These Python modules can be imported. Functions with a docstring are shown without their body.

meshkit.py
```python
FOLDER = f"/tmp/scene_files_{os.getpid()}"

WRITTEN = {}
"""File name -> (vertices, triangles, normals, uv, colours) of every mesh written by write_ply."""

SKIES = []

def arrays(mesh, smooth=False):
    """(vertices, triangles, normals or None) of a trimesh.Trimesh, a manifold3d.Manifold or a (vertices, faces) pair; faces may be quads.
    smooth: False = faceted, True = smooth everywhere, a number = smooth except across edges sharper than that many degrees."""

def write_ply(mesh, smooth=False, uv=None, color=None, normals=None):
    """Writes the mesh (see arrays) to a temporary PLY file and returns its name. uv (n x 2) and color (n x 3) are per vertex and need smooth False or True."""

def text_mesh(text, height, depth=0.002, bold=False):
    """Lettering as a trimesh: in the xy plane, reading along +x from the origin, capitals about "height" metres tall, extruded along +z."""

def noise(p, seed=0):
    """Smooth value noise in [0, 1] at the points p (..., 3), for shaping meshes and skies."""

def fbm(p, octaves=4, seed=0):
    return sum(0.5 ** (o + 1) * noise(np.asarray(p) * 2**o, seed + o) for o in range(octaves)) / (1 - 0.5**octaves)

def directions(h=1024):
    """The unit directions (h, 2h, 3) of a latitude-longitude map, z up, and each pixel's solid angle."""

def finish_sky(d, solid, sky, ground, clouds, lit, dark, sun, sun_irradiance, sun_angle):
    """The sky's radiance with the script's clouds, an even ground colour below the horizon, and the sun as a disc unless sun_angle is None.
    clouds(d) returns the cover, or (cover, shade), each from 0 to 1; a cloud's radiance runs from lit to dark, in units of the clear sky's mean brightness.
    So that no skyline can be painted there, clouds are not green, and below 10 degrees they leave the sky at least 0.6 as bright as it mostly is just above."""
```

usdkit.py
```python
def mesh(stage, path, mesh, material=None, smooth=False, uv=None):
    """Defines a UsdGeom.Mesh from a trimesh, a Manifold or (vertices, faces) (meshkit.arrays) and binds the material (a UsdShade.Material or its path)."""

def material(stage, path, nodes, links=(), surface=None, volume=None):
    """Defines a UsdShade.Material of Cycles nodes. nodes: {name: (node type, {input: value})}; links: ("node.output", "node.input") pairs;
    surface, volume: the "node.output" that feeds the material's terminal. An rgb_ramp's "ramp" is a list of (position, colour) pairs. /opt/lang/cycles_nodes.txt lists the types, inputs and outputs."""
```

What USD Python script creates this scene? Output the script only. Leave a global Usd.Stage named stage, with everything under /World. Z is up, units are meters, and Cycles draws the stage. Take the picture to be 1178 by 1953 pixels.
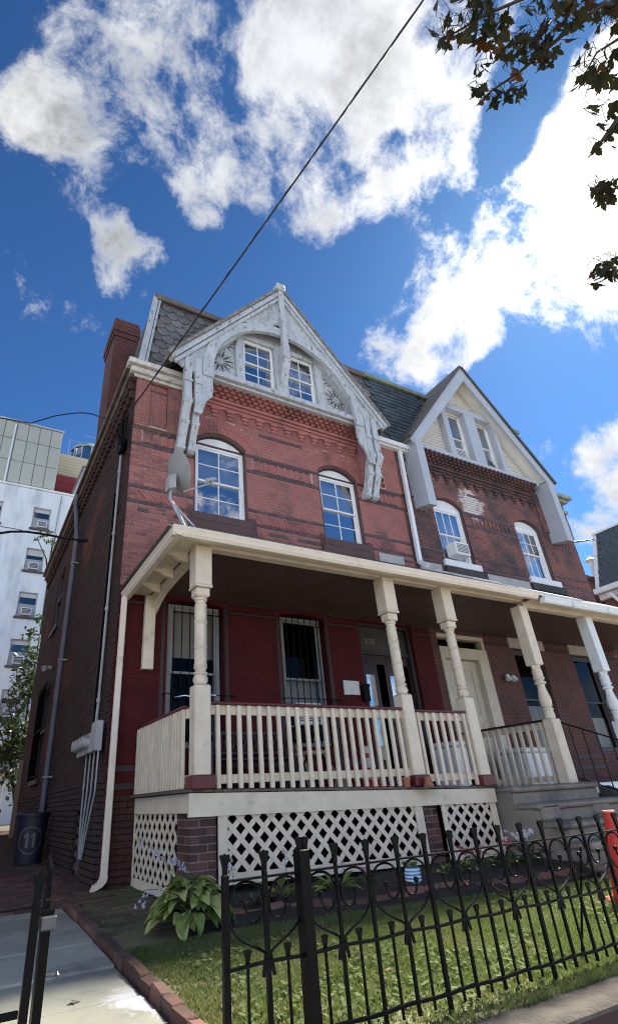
import math, random
import numpy as np
import shapely
from shapely.geometry import Polygon, LineString, Point, box as sbox
from shapely import affinity
from shapely.ops import unary_union
import trimesh
from scipy.spatial import ConvexHull
import usdkit, meshkit
from pxr import Usd, UsdGeom, UsdLux, UsdShade, Gf, Sdf, Vt

stage = Usd.Stage.CreateInMemory()
UsdGeom.SetStageUpAxis(stage, "Z"); UsdGeom.SetStageMetersPerUnit(stage, 1.0)
UsdGeom.Xform.Define(stage, "/World"); UsdGeom.Scope.Define(stage, "/World/Looks")
rnd = random.Random(7); rng = np.random.default_rng(7)
PI = math.pi

# ---------------------------------------------------------------- camera, sky, sun
EYE = np.array([0.0, -7.8, 0.0])
YAW, PIT, ROL = (math.radians(a) for a in (29.43945436, 27.6140005, -3.3259136))
FPX, CX, CY, PW, PH = 991.1, 499.31, 1004.07, 1178.0, 1953.0
_d = np.array([math.sin(YAW) * math.cos(PIT), math.cos(YAW) * math.cos(PIT), math.sin(PIT)])
_r = np.array([math.cos(YAW), -math.sin(YAW), 0.0]); _u = np.cross(_r, _d)
RIGHT = math.cos(ROL) * _r + math.sin(ROL) * _u
UP = -math.sin(ROL) * _r + math.cos(ROL) * _u
def ray(px, py):
    v = RIGHT * (px - CX) / FPX - UP * (py - CY) / FPX + _d
    return v / np.linalg.norm(v)
def at_y(px, py, y):
    r = ray(px, py); return EYE + r * (y - EYE[1]) / r[1]
def at_x(px, py, x):
    r = ray(px, py); return EYE + r * (x - EYE[0]) / r[0]
def at_z(px, py, z):
    r = ray(px, py); return EYE + r * (z - EYE[2]) / r[2]
def at_d(px, py, d):
    return EYE + ray(px, py) * d

cam = UsdGeom.Camera.Define(stage, "/World/camera")
cam.AddTransformOp().Set(Gf.Matrix4d(*RIGHT, 0, *UP, 0, *(-_d), 0, *EYE, 1))
cam.CreateHorizontalApertureAttr(36.0)
cam.CreateVerticalApertureAttr(36.0 * PH / PW)
cam.CreateFocalLengthAttr(FPX * 36.0 / PW)
cam.CreateHorizontalApertureOffsetAttr((PW / 2 - CX) * 36.0 / PW)
cam.CreateVerticalApertureOffsetAttr((CY - PH / 2) * 36.0 / PW)
cam.CreateExposureAttr(EXPOSURE := 1.6)

SUN = ray(1062, 425)                                   # towards the sun, which stands behind the bright cloud
SUN_EL = math.asin(SUN[2]); SUN_ROT = math.atan2(SUN[0], SUN[1])
sun = UsdLux.DistantLight.Define(stage, "/World/sun")
sun.CreateIntensityAttr(1.1); sun.CreateAngleAttr(8.0); sun.CreateNormalizeAttr(True)
sun.CreateColorAttr(Gf.Vec3f(1.0, 0.93, 0.82))
_z = SUN; _x = np.cross([0, 0, 1.0], _z); _x /= np.linalg.norm(_x); _y = np.cross(_z, _x)
sun.AddTransformOp().Set(Gf.Matrix4d(*_x, 0, *_y, 0, *_z, 0, 0, 0, 60, 1))

SKY_STRENGTH = 0.1
CLOUD = 13.0                                           # radiance of a lit cloud before the strength
sky_nodes, sky_links = {}, []
def sn(name, kind, links=(), **kw):
    sky_nodes[name] = (kind, kw)
    sky_links.extend((a, f"{name}.{b}") for a, b in links)
    return name
sn("tc", "texture_coordinate")
sn("sky", "sky_texture", sky_type="single_scattering", sun_disc=False, sun_elevation=SUN_EL, sun_rotation=SUN_ROT, altitude=300.0, air_density=1.0, aerosol_density=0.35, ozone_density=2.5)
sn("wn", "noise_texture", [("tc.generated", "vector")], scale=3.2, detail=3.0, roughness=0.55)
sn("wc", "vector_math", [("wn.color", "vector1")], math_type="subtract", vector2=(0.5, 0.5, 0.5))
sn("ws", "vector_math", [("wc.vector", "vector1")], math_type="scale", scale=0.14)
sn("wv", "vector_math", [("tc.generated", "vector1"), ("ws.vector", "vector2")], math_type="add")
sn("fb", "noise_texture", [("wv.vector", "vector")], scale=6.5, detail=13.0, roughness=0.66, lacunarity=2.1)
sn("lf", "noise_texture", [("tc.generated", "vector")], scale=1.7, detail=2.0, roughness=0.5)
# cloud masses (pixel centre, pixel radius, weight): where the photograph's clouds stand in the sky
BLOBS = [(200, 180, 190, .80), (110, 220, 120, .65), (230, 90, 120, .5), (400, 250, 80, .4), (330, 90, 140, .70), (300, 260, 110, .6), (600, 110, 190, .75), (560, 330, 130, .60), (370, 350, 100, .60), (640, 400, 100, .38), (760, 170, 170, .60), (860, 50, 170, .70), (850, 250, 100, .45), (760, 330, 80, .25), (390, 410, 60, .35),
         (1010, 490, 190, .90), (850, 570, 150, .75), (1120, 340, 180, .85), (1130, 570, 150, .85), (760, 640, 100, .60), (900, 650, 80, .40), (1170, 200, 110, .55), (830, 690, 70, .45),
         (215, 490, 75, .50), (300, 505, 50, .45), (150, 590, 50, .35), (200, 540, 60, .30), (1160, 880, 90, .66), (1020, 855, 40, .30), (70, 355, 36, .36), (1100, 1010, 40, .3), (980, 240, 30, .25),
         (1420, 300, 420, .7), (1500, 800, 300, .5),
         (40, 30, 130, -.75), (20, 420, 190, -.6), (455, 50, 36, -.35), (445, 200, 30, -.40), (1000, 240, 110, -.75), (740, 290, 50, -.60), (860, 430, 60, -.35), (870, 640, 50, -.6), (950, 600, 40, -.45), (590, 540, 150, -.7), (420, 560, 140, -.45), (980, 770, 160, -.6), (80, 720, 200, -.7), (1030, 950, 110, -.5), (550, 660, 150, -.5), (300, 440, 60, -.35), (690, 490, 80, -.45), (480, 480, 60, -.3)]
prev = None
BLUE = np.array([.34, -.76, .54]); BLUE /= np.linalg.norm(BLUE)      # the clear sky that the upper windows mirror in the photograph
for i, (px, py, pr, wt) in enumerate(BLOBS):
    c = ray(px, py); rad = float(np.linalg.norm(ray(px + pr * 0.7, py + pr * 0.7) - c))
    sn(f"d{i}", "vector_math", [("wv.vector", "vector1")], math_type="distance", vector2=tuple(c))
    sn(f"m{i}", "map_range", [(f"d{i}.value", "value")], range_type="smoothstep", from_min=rad * 1.15, from_max=rad * 0.25, to_min=0.0, to_max=wt * (1.2 if wt > 0 else 1.0), clamp=True)
    if prev is None: prev = f"m{i}.result"
    else:
        sn(f"a{i}", "math", [(prev, "value1"), (f"m{i}.result", "value2")], math_type="add"); prev = f"a{i}.value"
sn("bd", "vector_math", [("wv.vector", "vector1")], math_type="distance", vector2=tuple(BLUE))
sn("bm", "map_range", [("bd.value", "value")], range_type="smoothstep", from_min=.75, from_max=.25, to_min=0.0, to_max=-.12, clamp=True)
sn("ba", "math", [(prev, "value1"), ("bm.result", "value2")], math_type="add"); prev = "ba.value"
sn("fbs", "math", [("fb.fac", "value1")], math_type="multiply_add", value2=4.2, value3=-2.1)
sn("lfs", "math", [("lf.fac", "value1")], math_type="multiply_add", value2=0.9, value3=-0.42)
sn("bc1", "math", [(prev, "value1")], math_type="minimum", value2=0.60)
sn("bc2", "math", [("bc1.value", "value1")], math_type="maximum", value2=-0.7)
sn("s1", "math", [("bc2.value", "value1"), ("fbs.value", "value2")], math_type="add")
sn("s2", "math", [("s1.value", "value1"), ("lfs.value", "value2")], math_type="add")
sn("cov", "map_range", [("s2.value", "value")], range_type="smoothstep", from_min=0.02, from_max=0.85, to_min=0.0, to_max=1.0, clamp=True)
sn("thick", "map_range", [("s2.value", "value")], range_type="linear", from_min=0.25, from_max=0.95, to_min=0.0, to_max=1.0, clamp=True)
sn("gr", "noise_texture", [("wv.vector", "vector")], scale=8.0, detail=8.0, roughness=0.62)
sn("gr2", "map_range", [("gr.fac", "value")], range_type="smoothstep", from_min=0.36, from_max=0.66, to_min=0.0, to_max=1.0, clamp=True)
sn("shade", "math", [("thick.result", "value1"), ("gr2.result", "value2")], math_type="multiply")
sn("sund", "vector_math", [("tc.generated", "vector1")], math_type="distance", vector2=tuple(SUN))
sn("sunh", "math", [("sund.value", "value1")], math_type="multiply", value2=0.5)
sn("glow", "map_range", [("sund.value", "value")], range_type="smoothstep", from_min=0.95, from_max=0.05, to_min=0.0, to_max=1.0, clamp=True)
sn("unsh", "math", [("glow.result", "value1")], math_type="multiply_add", value2=-0.45, value3=1.0)
sn("shad2", "math", [("shade.value", "value1"), ("unsh.value", "value2")], math_type="multiply", use_clamp=True)
sn("bri", "rgb_ramp", [("sunh.value", "fac")], ramp=[(0.0, (.70, .68, .64)), (0.10, (.36, .36, .355)), (0.17, (.25, .255, .265)), (0.36, (.20, .209, .222)), (0.50, (.33, .32, .30)), (0.66, (.95, .88, .78)), (1.0, (1.55, 1.42, 1.25))])
sn("dshade", "map_range", [("shad2.value", "value")], to_min=CLOUD, to_max=CLOUD * .40)
sn("dsc", "combine_color", [("dshade.result", "r"), ("dshade.result", "g"), ("dshade.result", "b")])
sn("ccol", "mix_color", [("bri.color", "a"), ("dsc.color", "b")], blend_type="multiply", fac=1.0, use_clamp=False)
sn("sep", "separate_xyz", [("tc.generated", "vector")])
sn("elev", "map_range", [("sep.z", "value")], from_min=0.35, from_max=0.9, clamp=True)
sn("tint", "mix_color", [("elev.result", "fac")], a=(0.20, 0.365, 0.545), b=(0.125, 0.245, 0.37), use_clamp=False)
sn("skyt", "mix_color", [("sky.color", "a"), ("tint.result", "b")], blend_type="multiply", fac=1.0, use_clamp=False)
sn("mixc", "mix_color", [("cov.result", "fac"), ("skyt.result", "a"), ("ccol.result", "b")], use_clamp=False)
sn("bg", "background_shader", [("mixc.result", "color")], strength=SKY_STRENGTH)
sky_mat = usdkit.material(stage, "/World/Looks/sky", sky_nodes, sky_links, surface="bg.background")
dome = UsdLux.DomeLight.Define(stage, "/World/sky")
UsdShade.MaterialBindingAPI.Apply(dome.GetPrim()).Bind(sky_mat)
dome.GetPrim().SetCustomDataByKey("kind", "structure")

# ---------------------------------------------------------------- mesh helpers
class MB:
    def __init__(s): s.V, s.F, s.n = [], [], 0
    def add(s, v, f):
        v = np.asarray(v, float).reshape(-1, 3); f = np.asarray(f, int)
        if f.ndim == 2 and f.shape[1] == 4: f = np.vstack([f[:, [0, 1, 2]], f[:, [0, 2, 3]]])
        s.V.append(v); s.F.append(f + s.n); s.n += len(v); return s
    def mesh(s): return np.vstack(s.V), np.vstack(s.F)
    def merge(s, o, m=None):
        v, f = o.mesh()
        if m is not None: v = v @ np.asarray(m)[:3, :3].T + np.asarray(m)[:3, 3]
        return s.add(v, f)
    def box(s, x0, x1, y0, y1, z0, z1):
        return s.add(*boxes(np.array([[x0, x1, y0, y1, z0, z1]])))
    def cbox(s, x0, x1, y0, y1, z0, z1, c=0.006):
        return s.add(*cboxes(np.array([[x0, x1, y0, y1, z0, z1]], float), c))
    def obox(s, c, ax, ay, az):
        "box about c with half axes ax, ay, az"
        q = np.array([[i, j, k] for i in (-1, 1) for j in (-1, 1) for k in (-1, 1)], float)
        return s.add(np.asarray(c) + q @ np.array([ax, ay, az], float), BF)
    def bar(s, a, b, w, t, up=(0, 0, 1)):
        a, b = np.asarray(a, float), np.asarray(b, float); d = b - a; L = np.linalg.norm(d); d /= L
        x = np.cross(d, up); n = np.linalg.norm(x)
        x = np.cross(d, (0, 1, 0)) if n < 1e-6 else x; x /= np.linalg.norm(x); y = np.cross(x, d)
        return s.obox((a + b) / 2, d * L / 2, x * w / 2, y * t / 2)
    def tube(s, pts, r, sides=8, cap=True):
        p = np.asarray(pts, float); n = len(p); rr = np.broadcast_to(r, (n,))
        t = np.gradient(p, axis=0); t /= np.linalg.norm(t, axis=1, keepdims=True) + 1e-12
        a = np.cross(t[0], (0, 0, 1) if abs(t[0][2]) < .9 else (1, 0, 0)); a /= np.linalg.norm(a)
        A = [a]
        for i in range(1, n):
            a = A[-1] - t[i] * (A[-1] @ t[i]); A.append(a / (np.linalg.norm(a) + 1e-12))
        A = np.array(A); B = np.cross(t, A); th = np.arange(sides) * 2 * PI / sides + PI / sides
        v = p[:, None] + rr[:, None, None] * (np.cos(th)[None, :, None] * A[:, None] + np.sin(th)[None, :, None] * B[:, None])
        i, j = np.meshgrid(np.arange(n - 1), np.arange(sides), indexing="ij")
        q = np.stack([i * sides + j, i * sides + (j + 1) % sides, (i + 1) * sides + (j + 1) % sides, (i + 1) * sides + j], -1).reshape(-1, 4)
        v = v.reshape(-1, 3); f = np.vstack([q[:, [0, 1, 2]], q[:, [0, 2, 3]]])
        if cap:
            k = len(v); v = np.vstack([v, p[0], p[-1]]); jj = np.arange(sides); e = (n - 1) * sides
            f = np.vstack([f, np.stack([np.full(sides, k), (jj + 1) % sides, jj], 1), np.stack([np.full(sides, k + 1), e + jj, e + (jj + 1) % sides], 1)])
        return s.add(v, f)
    def lathe(s, prof, c=(0, 0, 0), n=20, ax=None):
        prof = np.asarray(prof, float); th = np.arange(n) * 2 * PI / n
        v = np.stack([prof[:, 0][:, None] * np.cos(th), prof[:, 0][:, None] * np.sin(th), np.broadcast_to(prof[:, 1][:, None], (len(prof), n))], -1)
        if ax is not None: v = v @ np.asarray(ax)
        i, j = np.meshgrid(np.arange(len(prof) - 1), np.arange(n), indexing="ij")
        q = np.stack([i * n + j, i * n + (j + 1) % n, (i + 1) * n + (j + 1) % n, (i + 1) * n + j], -1).reshape(-1, 4)
        return s.add(v.reshape(-1, 3) + np.asarray(c), q)
    def ext(s, poly, axis, a0, a1):
        "shapely polygon extruded: axis y: (x, z); axis x: (y, z); axis z: (x, y)"
        for g in getattr(poly, "geoms", [poly]):
            if g.is_empty or g.area < 1e-7: continue
            m = trimesh.creation.extrude_polygon(g, 1.0, engine="earcut"); v = np.array(m.vertices)
            h = a0 + v[:, 2] * (a1 - a0)
            w = {"y": np.stack([v[:, 0], h, v[:, 1]], 1), "x": np.stack([h, v[:, 0], v[:, 1]], 1), "z": np.stack([v[:, 0], v[:, 1], h], 1)}[axis]
            s.add(w, np.array(m.faces))
        return s
    def quad(s, a, b, c, d): return s.add([a, b, c, d], [[0, 1, 2, 3]])
    def map(s, fn):
        s.V = [fn(v) for v in s.V]; return s

BF = np.array([[0, 1, 3], [0, 3, 2], [4, 6, 7], [4, 7, 5], [0, 4, 5], [0, 5, 1], [2, 3, 7], [2, 7, 6], [0, 2, 6], [0, 6, 4], [1, 5, 7], [1, 7, 3]])
def boxes(a):
    a = np.asarray(a, float); n = len(a)
    v = np.stack([a[:, [i, 2 + j, 4 + k]] for i in (0, 1) for j in (0, 1) for k in (0, 1)], 1).reshape(-1, 3)
    return v, (BF[None] + 8 * np.arange(n)[:, None, None]).reshape(-1, 3)
_cq = np.array([[i, j, k] for i in (-1, 1) for j in (-1, 1) for k in (-1, 1)], float)
_cu = np.vstack([_cq * ([.8 if a == b else 1 for b in range(3)]) for a in range(3)])
_cu = np.vstack([_cq * np.where(np.arange(3) == a, 1.0, .8) for a in range(3)])
_ch = ConvexHull(_cu).simplices
for _i, _t in enumerate(_ch):
    if np.cross(_cu[_t[1]] - _cu[_t[0]], _cu[_t[2]] - _cu[_t[0]]) @ _cu[_t].mean(0) < 0: _ch[_i] = _t[::-1]
def cboxes(a, c):
    a = np.asarray(a, float); n = len(a)
    ctr = np.stack([(a[:, 0] + a[:, 1]) / 2, (a[:, 2] + a[:, 3]) / 2, (a[:, 4] + a[:, 5]) / 2], 1)
    hf = np.stack([(a[:, 1] - a[:, 0]) / 2, (a[:, 3] - a[:, 2]) / 2, (a[:, 5] - a[:, 4]) / 2], 1)
    full = np.abs(_cu) > .9
    v = ctr[:, None] + np.sign(_cu)[None] * np.where(full[None], hf[:, None], np.maximum(hf[:, None] - c, hf[:, None] * .3))
    return v.reshape(-1, 3), (_ch[None] + 24 * np.arange(n)[:, None, None]).reshape(-1, 3)
def rect(x0, x1, z0, z1): return sbox(x0, z0, x1, z1)
def arch_poly(x0, x1, z0, zs, rise, n=14):
    "opening with a segmental arch of the given rise above zs"
    w = (x1 - x0) / 2; R = (w * w + rise * rise) / (2 * rise); cx, cz = (x0 + x1) / 2, zs + rise - R
    a = math.asin(w / R)
    return Polygon([(x0, z0), (x1, z0)] + [(cx + R * math.sin(t), cz + R * math.cos(t)) for t in np.linspace(a, -a, n)])

# ---------------------------------------------------------------- naming, labels
ORG, USED = {}, {}
def numbered(parent, name):
    k = (parent, name); USED[k] = USED.get(k, -1) + 1
    return f"{parent}/{name}" if USED[k] == 0 else f"{parent}/{name}_{USED[k]:03d}"
def tag(path, label=None, cat=None, group=None, kind=None):
    p = stage.GetPrimAtPath(path)
    for k, t in (("label", label), ("category", cat), ("group", group), ("kind", kind)):
        if t: p.SetCustomDataByKey(k, t)
    return path
def thing(name, label=None, cat=None, org=(0, 0, 0), group=None, kind=None):
    path = numbered("/World", name); x = UsdGeom.Xform.Define(stage, path)
    org = tuple(float(c) for c in org); x.AddTranslateOp().Set(Gf.Vec3d(*org)); ORG[path] = np.array(org)
    return tag(path, label, cat, group, kind)
def obj(name, mb, mat, parent="/World", smooth=False, label=None, cat=None, group=None, kind=None):
    path = numbered(parent, name)
    v, f = mb.mesh() if isinstance(mb, MB) else mb
    o = ORG.get(parent, np.zeros(3)); ORG[path] = o
    usdkit.mesh(stage, path, (v - o, f), mat, smooth)
    return tag(path, label, cat, group, kind)
def each(name, mb, mat, parent, label=None):
    "every shape added to the builder becomes a part of its own"
    n = 0
    for v, f in zip(mb.V, mb.F):
        obj(name, (v, f - n), mat, parent, label=label); n += len(v)
def pieces(name, arr, mat, parent, limit=300, rest=None, chamfer=0.0, label=None):
    "arr: boxes, the ones that show largest first; each its own part up to the limit, the rest one part"
    arr = np.asarray(arr, float)
    for a in arr[:limit]:
        obj(name, cboxes(a[None], chamfer) if chamfer else boxes(a[None]), mat, parent)
    if len(arr) > limit:
        obj(rest or name + "work", boxes(arr[limit:]), mat, parent, kind="stuff")

# ---------------------------------------------------------------- materials
LK = "/World/Looks/"
def M(name, a, b=None, scale=3.0, lo=.35, hi=.65, rough=.6, bump=0., bscale=60., vary=0., spec=.5, metal=0., detail=5., dirt=None, dscale=1.2, dlo=.5, dhi=.7, coat=0., trans=None, stretch=None, extra=None):
    n, l = {}, []
    def N(k, kind, links=(), **kw):
        n[k] = (kind, kw); l.extend((s, f"{k}.{d}") for s, d in links)
    N("g", "geometry"); pos = "g.position"
    if stretch: N("mp", "mapping", [(pos, "vector")], scale=stretch); pos = "mp.vector"
    N("p", "principled_bsdf", roughness=rough, specular_ior_level=spec, metallic=metal, coat_weight=coat)
    N("n", "noise_texture", [(pos, "vector")], scale=scale, detail=detail, roughness=.6)
    N("r", "rgb_ramp", [("n.fac", "fac")], ramp=[(lo, a), (hi, b if b is not None else tuple(.8 * c for c in a))]); col = "r.color"
    if vary:
        N("oi", "object_info")
        N("rs", "math", [("oi.random", "value1"), ("g.random_per_island", "value2")], math_type="add"); N("rf", "math", [("rs.value", "value1")], math_type="fraction")
        N("rm", "map_range", [("rf.value", "value")], to_min=1 - vary, to_max=1 + vary * .7)
        N("rc", "combine_color", [("rm.result", "r"), ("rm.result", "g"), ("rm.result", "b")])
        N("vm", "mix_color", [(col, "a"), ("rc.color", "b")], blend_type="multiply", fac=1.0, use_clamp=False); col = "vm.result"
    if dirt is not None:
        N("dn", "noise_texture", [(pos, "vector")], scale=dscale, detail=7., roughness=.65)
        N("dr", "map_range", [("dn.fac", "value")], range_type="smoothstep", from_min=dlo, from_max=dhi, clamp=True)
        N("dm", "mix_color", [("dr.result", "fac"), (col, "a")], b=dirt); col = "dm.result"
    if extra: col = extra(N, l, col)
    l.append((col, "p.base_color"))
    if bump:
        N("bn", "noise_texture", [("g.position", "vector")], scale=bscale, detail=4.)
        N("b", "bump", [("bn.fac", "height")], strength=bump, distance=.01); l.append(("b.normal", "p.normal"))
    surf = "p.BSDF"
    if trans is not None:
        N("tr", "translucent_bsdf", color=trans); N("tm", "mix_closure", [("p.BSDF", "closure1"), ("tr.BSDF", "closure2")], fac=.35); surf = "tm.closure"
    return usdkit.material(stage, LK + name, n, l, surface=surf)
def glass(name, tint=(.75, .8, .85), base=.22, rough=.01, ior=1.55):
    return usdkit.material(stage, LK + name, {"f": ("fresnel", {"IOR": ior}), "m": ("math", {"math_type": "multiply_add", "value2": 1.0, "value3": base, "use_clamp": True}), "t": ("transparent_bsdf", {"color": tint}), "g": ("glossy_bsdf", {"color": (.95, .97, 1.), "roughness": rough}), "x": ("mix_closure", {})},
                            [("f.fac", "m.value1"), ("m.value", "x.fac"), ("t.BSDF", "x.closure1"), ("g.BSDF", "x.closure2")], surface="x.closure")

brick_red = M("brick_red", (.325, .118, .104), (.24, .092, .084), scale=2.2, rough=.8, bump=.25, bscale=150, vary=.28, dirt=(.11, .055, .05), dscale=1.1, dlo=.52, dhi=.72)
brick_dark = M("brick_dark", (.075, .045, .045), (.115, .06, .058), rough=.55, bump=.2, bscale=120, vary=.25)
mortar = M("mortar", (.44, .34, .315), (.36, .27, .245), scale=3, rough=.9, bump=.2, bscale=200)
mortar_dark = M("mortar_dark", (.13, .085, .078), (.085, .06, .056), scale=2, rough=.9, bump=.2, bscale=200)
paint_wall = M("painted_brick", (.078, .011, .013), (.055, .009, .011), scale=2.5, rough=.75, bump=.06, bscale=90, vary=.06, spec=.15)
paint_dark = M("painted_band", (.022, .012, .012), (.03, .016, .016), rough=.5)
def sooty(N, l, col):
    # old limewash left on the bricks by the window of the second house, and soot in long streaks
    N("sv", "vector_math", [("g.position", "vector1")], math_type="distance", vector2=(10.80, 0.0, 6.62))
    N("sa", "map_range", [("sv.value", "value")], from_min=.15, from_max=1.35, to_min=.40, to_max=-.35, clamp=True)
    N("sb", "noise_texture", [("g.position", "vector")], scale=4.5, detail=8., roughness=.7)
    N("sc", "math", [("sa.result", "value1"), ("sb.fac", "value2")], math_type="add")
    N("sd", "map_range", [("sc.value", "value")], range_type="smoothstep", from_min=.66, from_max=.84, clamp=True)
    N("se", "mix_color", [("sd.result", "fac"), (col, "a")], b=(.55, .52, .50))
    return "se.result"
brick_old = M("brick_old", (.22, .088, .075), (.135, .066, .06), scale=1.6, rough=.85, bump=.25, bscale=150, vary=.22, dirt=(.06, .045, .046), dscale=.7, dlo=.44, dhi=.60, extra=sooty)
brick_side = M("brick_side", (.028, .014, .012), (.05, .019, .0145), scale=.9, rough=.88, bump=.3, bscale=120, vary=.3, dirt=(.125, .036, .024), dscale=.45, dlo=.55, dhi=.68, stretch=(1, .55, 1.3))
cream = M("cream_paint", (.66, .575, .455), (.58, .50, .395), scale=5, rough=.5, bump=.14, bscale=40, vary=.07, dirt=(.42, .365, .29), dscale=4.0, dlo=.54, dhi=.78)
cream_shade = cream
oxblood = M("oxblood_paint", (.10, .013, .018), (.075, .011, .014), rough=.35)
def peeling(N, l, col):
    N("q1", "noise_texture", [("mp.vector", "vector")], scale=9., detail=8., roughness=.7)
    N("q2", "map_range", [("q1.fac", "value")], range_type="smoothstep", from_min=.57, from_max=.63, clamp=True)
    N("q3", "mix_color", [("q2.result", "fac"), (col, "a")], b=(.17, .145, .125))
    return "q3.result"
white_old = M("weathered_white", (.47, .505, .535), (.37, .40, .425), scale=4, rough=.6, bump=.2, bscale=60, stretch=(1.6, 1.6, .6), extra=peeling)
white_trim = M("white_trim", (.74, .76, .77), (.66, .68, .70), scale=3, rough=.4)
white_vinyl = M("white_vinyl", (.78, .79, .79), (.70, .71, .72), scale=3, rough=.35)
grey_trim = M("grey_trim", (.42, .45, .50), (.37, .40, .445), scale=2, rough=.45)
siding = M("cream_siding", (.70, .685, .625), (.64, .625, .565), scale=2, rough=.5, vary=.05)
slate = M("slate", (.20, .195, .19), (.12, .12, .12), scale=7, rough=.65, bump=.3, bscale=60, vary=.35, dirt=(.25, .22, .17), dscale=5, dlo=.6, dhi=.75)
shingle = M("blue_shingle", (.075, .10, .12), (.05, .07, .085), scale=6, rough=.8, bump=.3, bscale=90, vary=.35)
asphalt_roof = M("roof_shingle", (.09, .085, .08), (.06, .058, .055), scale=9, rough=.85, bump=.4, bscale=90)
brownstone = M("brownstone_paint", (.10, .052, .048), (.075, .04, .037), scale=4, rough=.7, bump=.15, bscale=60)
stone = M("grey_stone", (.26, .225, .185), (.16, .142, .12), scale=2.2, rough=.85, bump=.35, bscale=45, dirt=(.09, .085, .08), dscale=1.5, dlo=.5, dhi=.68)
dark_room = M("dark_room", (.03, .03, .032), (.02, .02, .022), rough=.9)
blind = M("window_blind", (.60, .58, .54), (.52, .50, .47), rough=.8, scale=2)
curtain = M("white_curtain_or_reflection", (.62, .63, .64), (.42, .43, .45), rough=.9, scale=5, stretch=(6, 1, .4))
pane = glass("pane_glass", base=.42)
pane_dim = glass("pane_glass_porch", tint=(.6, .6, .6), base=0., ior=1.22)
black_iron = M("black_iron", (.0025, .0025, .003), (.006, .0055, .0055), scale=12, rough=.38, bump=.12, bscale=70, spec=.09)
galv = M("galvanised", (.42, .44, .46), (.30, .32, .34), scale=8, rough=.5, metal=.4)
grey_metal = M("grey_metal", (.36, .37, .38), (.28, .29, .30), scale=6, rough=.5)
alum = M("white_aluminium", (.74, .77, .80), (.66, .69, .72), rough=.35)
# ================================================================ the two brick houses (one facade plane, y = 0, bricks' faces at y = 0)
HL = thing("brick_house", "red brick house half with the weathered carved white gable and the dark left side wall", "house", (1.77, 0, -0.9))
HR = thing("brick_house", "sooty brick house half with the plain grey boxed gable and cream siding", "house", (8.3, 0, -0.9))
CO, BL, JT, Z0 = 0.0765, 0.205, 0.012, 4.338                         # course, brick, joint, first course above the porch roof
def course_bricks(x0, x1, rows, excl, phase=0.0, bl=BL, zf=lambda k: Z0 + CO * k):
    out = []
    for k in rows:
        z = zf(k); line = LineString([(x0, z + CO / 2), (x1, z + CO / 2)])
        if excl is not None: line = line.difference(excl)
        for seg in getattr(line, "geoms", [line]):
            if seg.is_empty or seg.length < .03: continue
            a, b = seg.bounds[0], seg.bounds[2]; off = phase + (k % 2) * (bl + JT) / 2
            i = math.floor((a - off) / (bl + JT)); x = off + i * (bl + JT)
            while x < b:
                xa, xb = max(x, a), min(x + bl, b)
                if xb - xa > .025: out.append((xa, xb, z + JT, z + CO, k))
                x += bl + JT
    return np.array(out)
def front_boxes(b, y=0.0, depth=.03, jit=.0025):
    j = rng.uniform(-jit, jit, len(b))
    return np.stack([b[:, 0], b[:, 1], y + j, np.full(len(b), y + depth), b[:, 2], b[:, 3]], 1)
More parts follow.
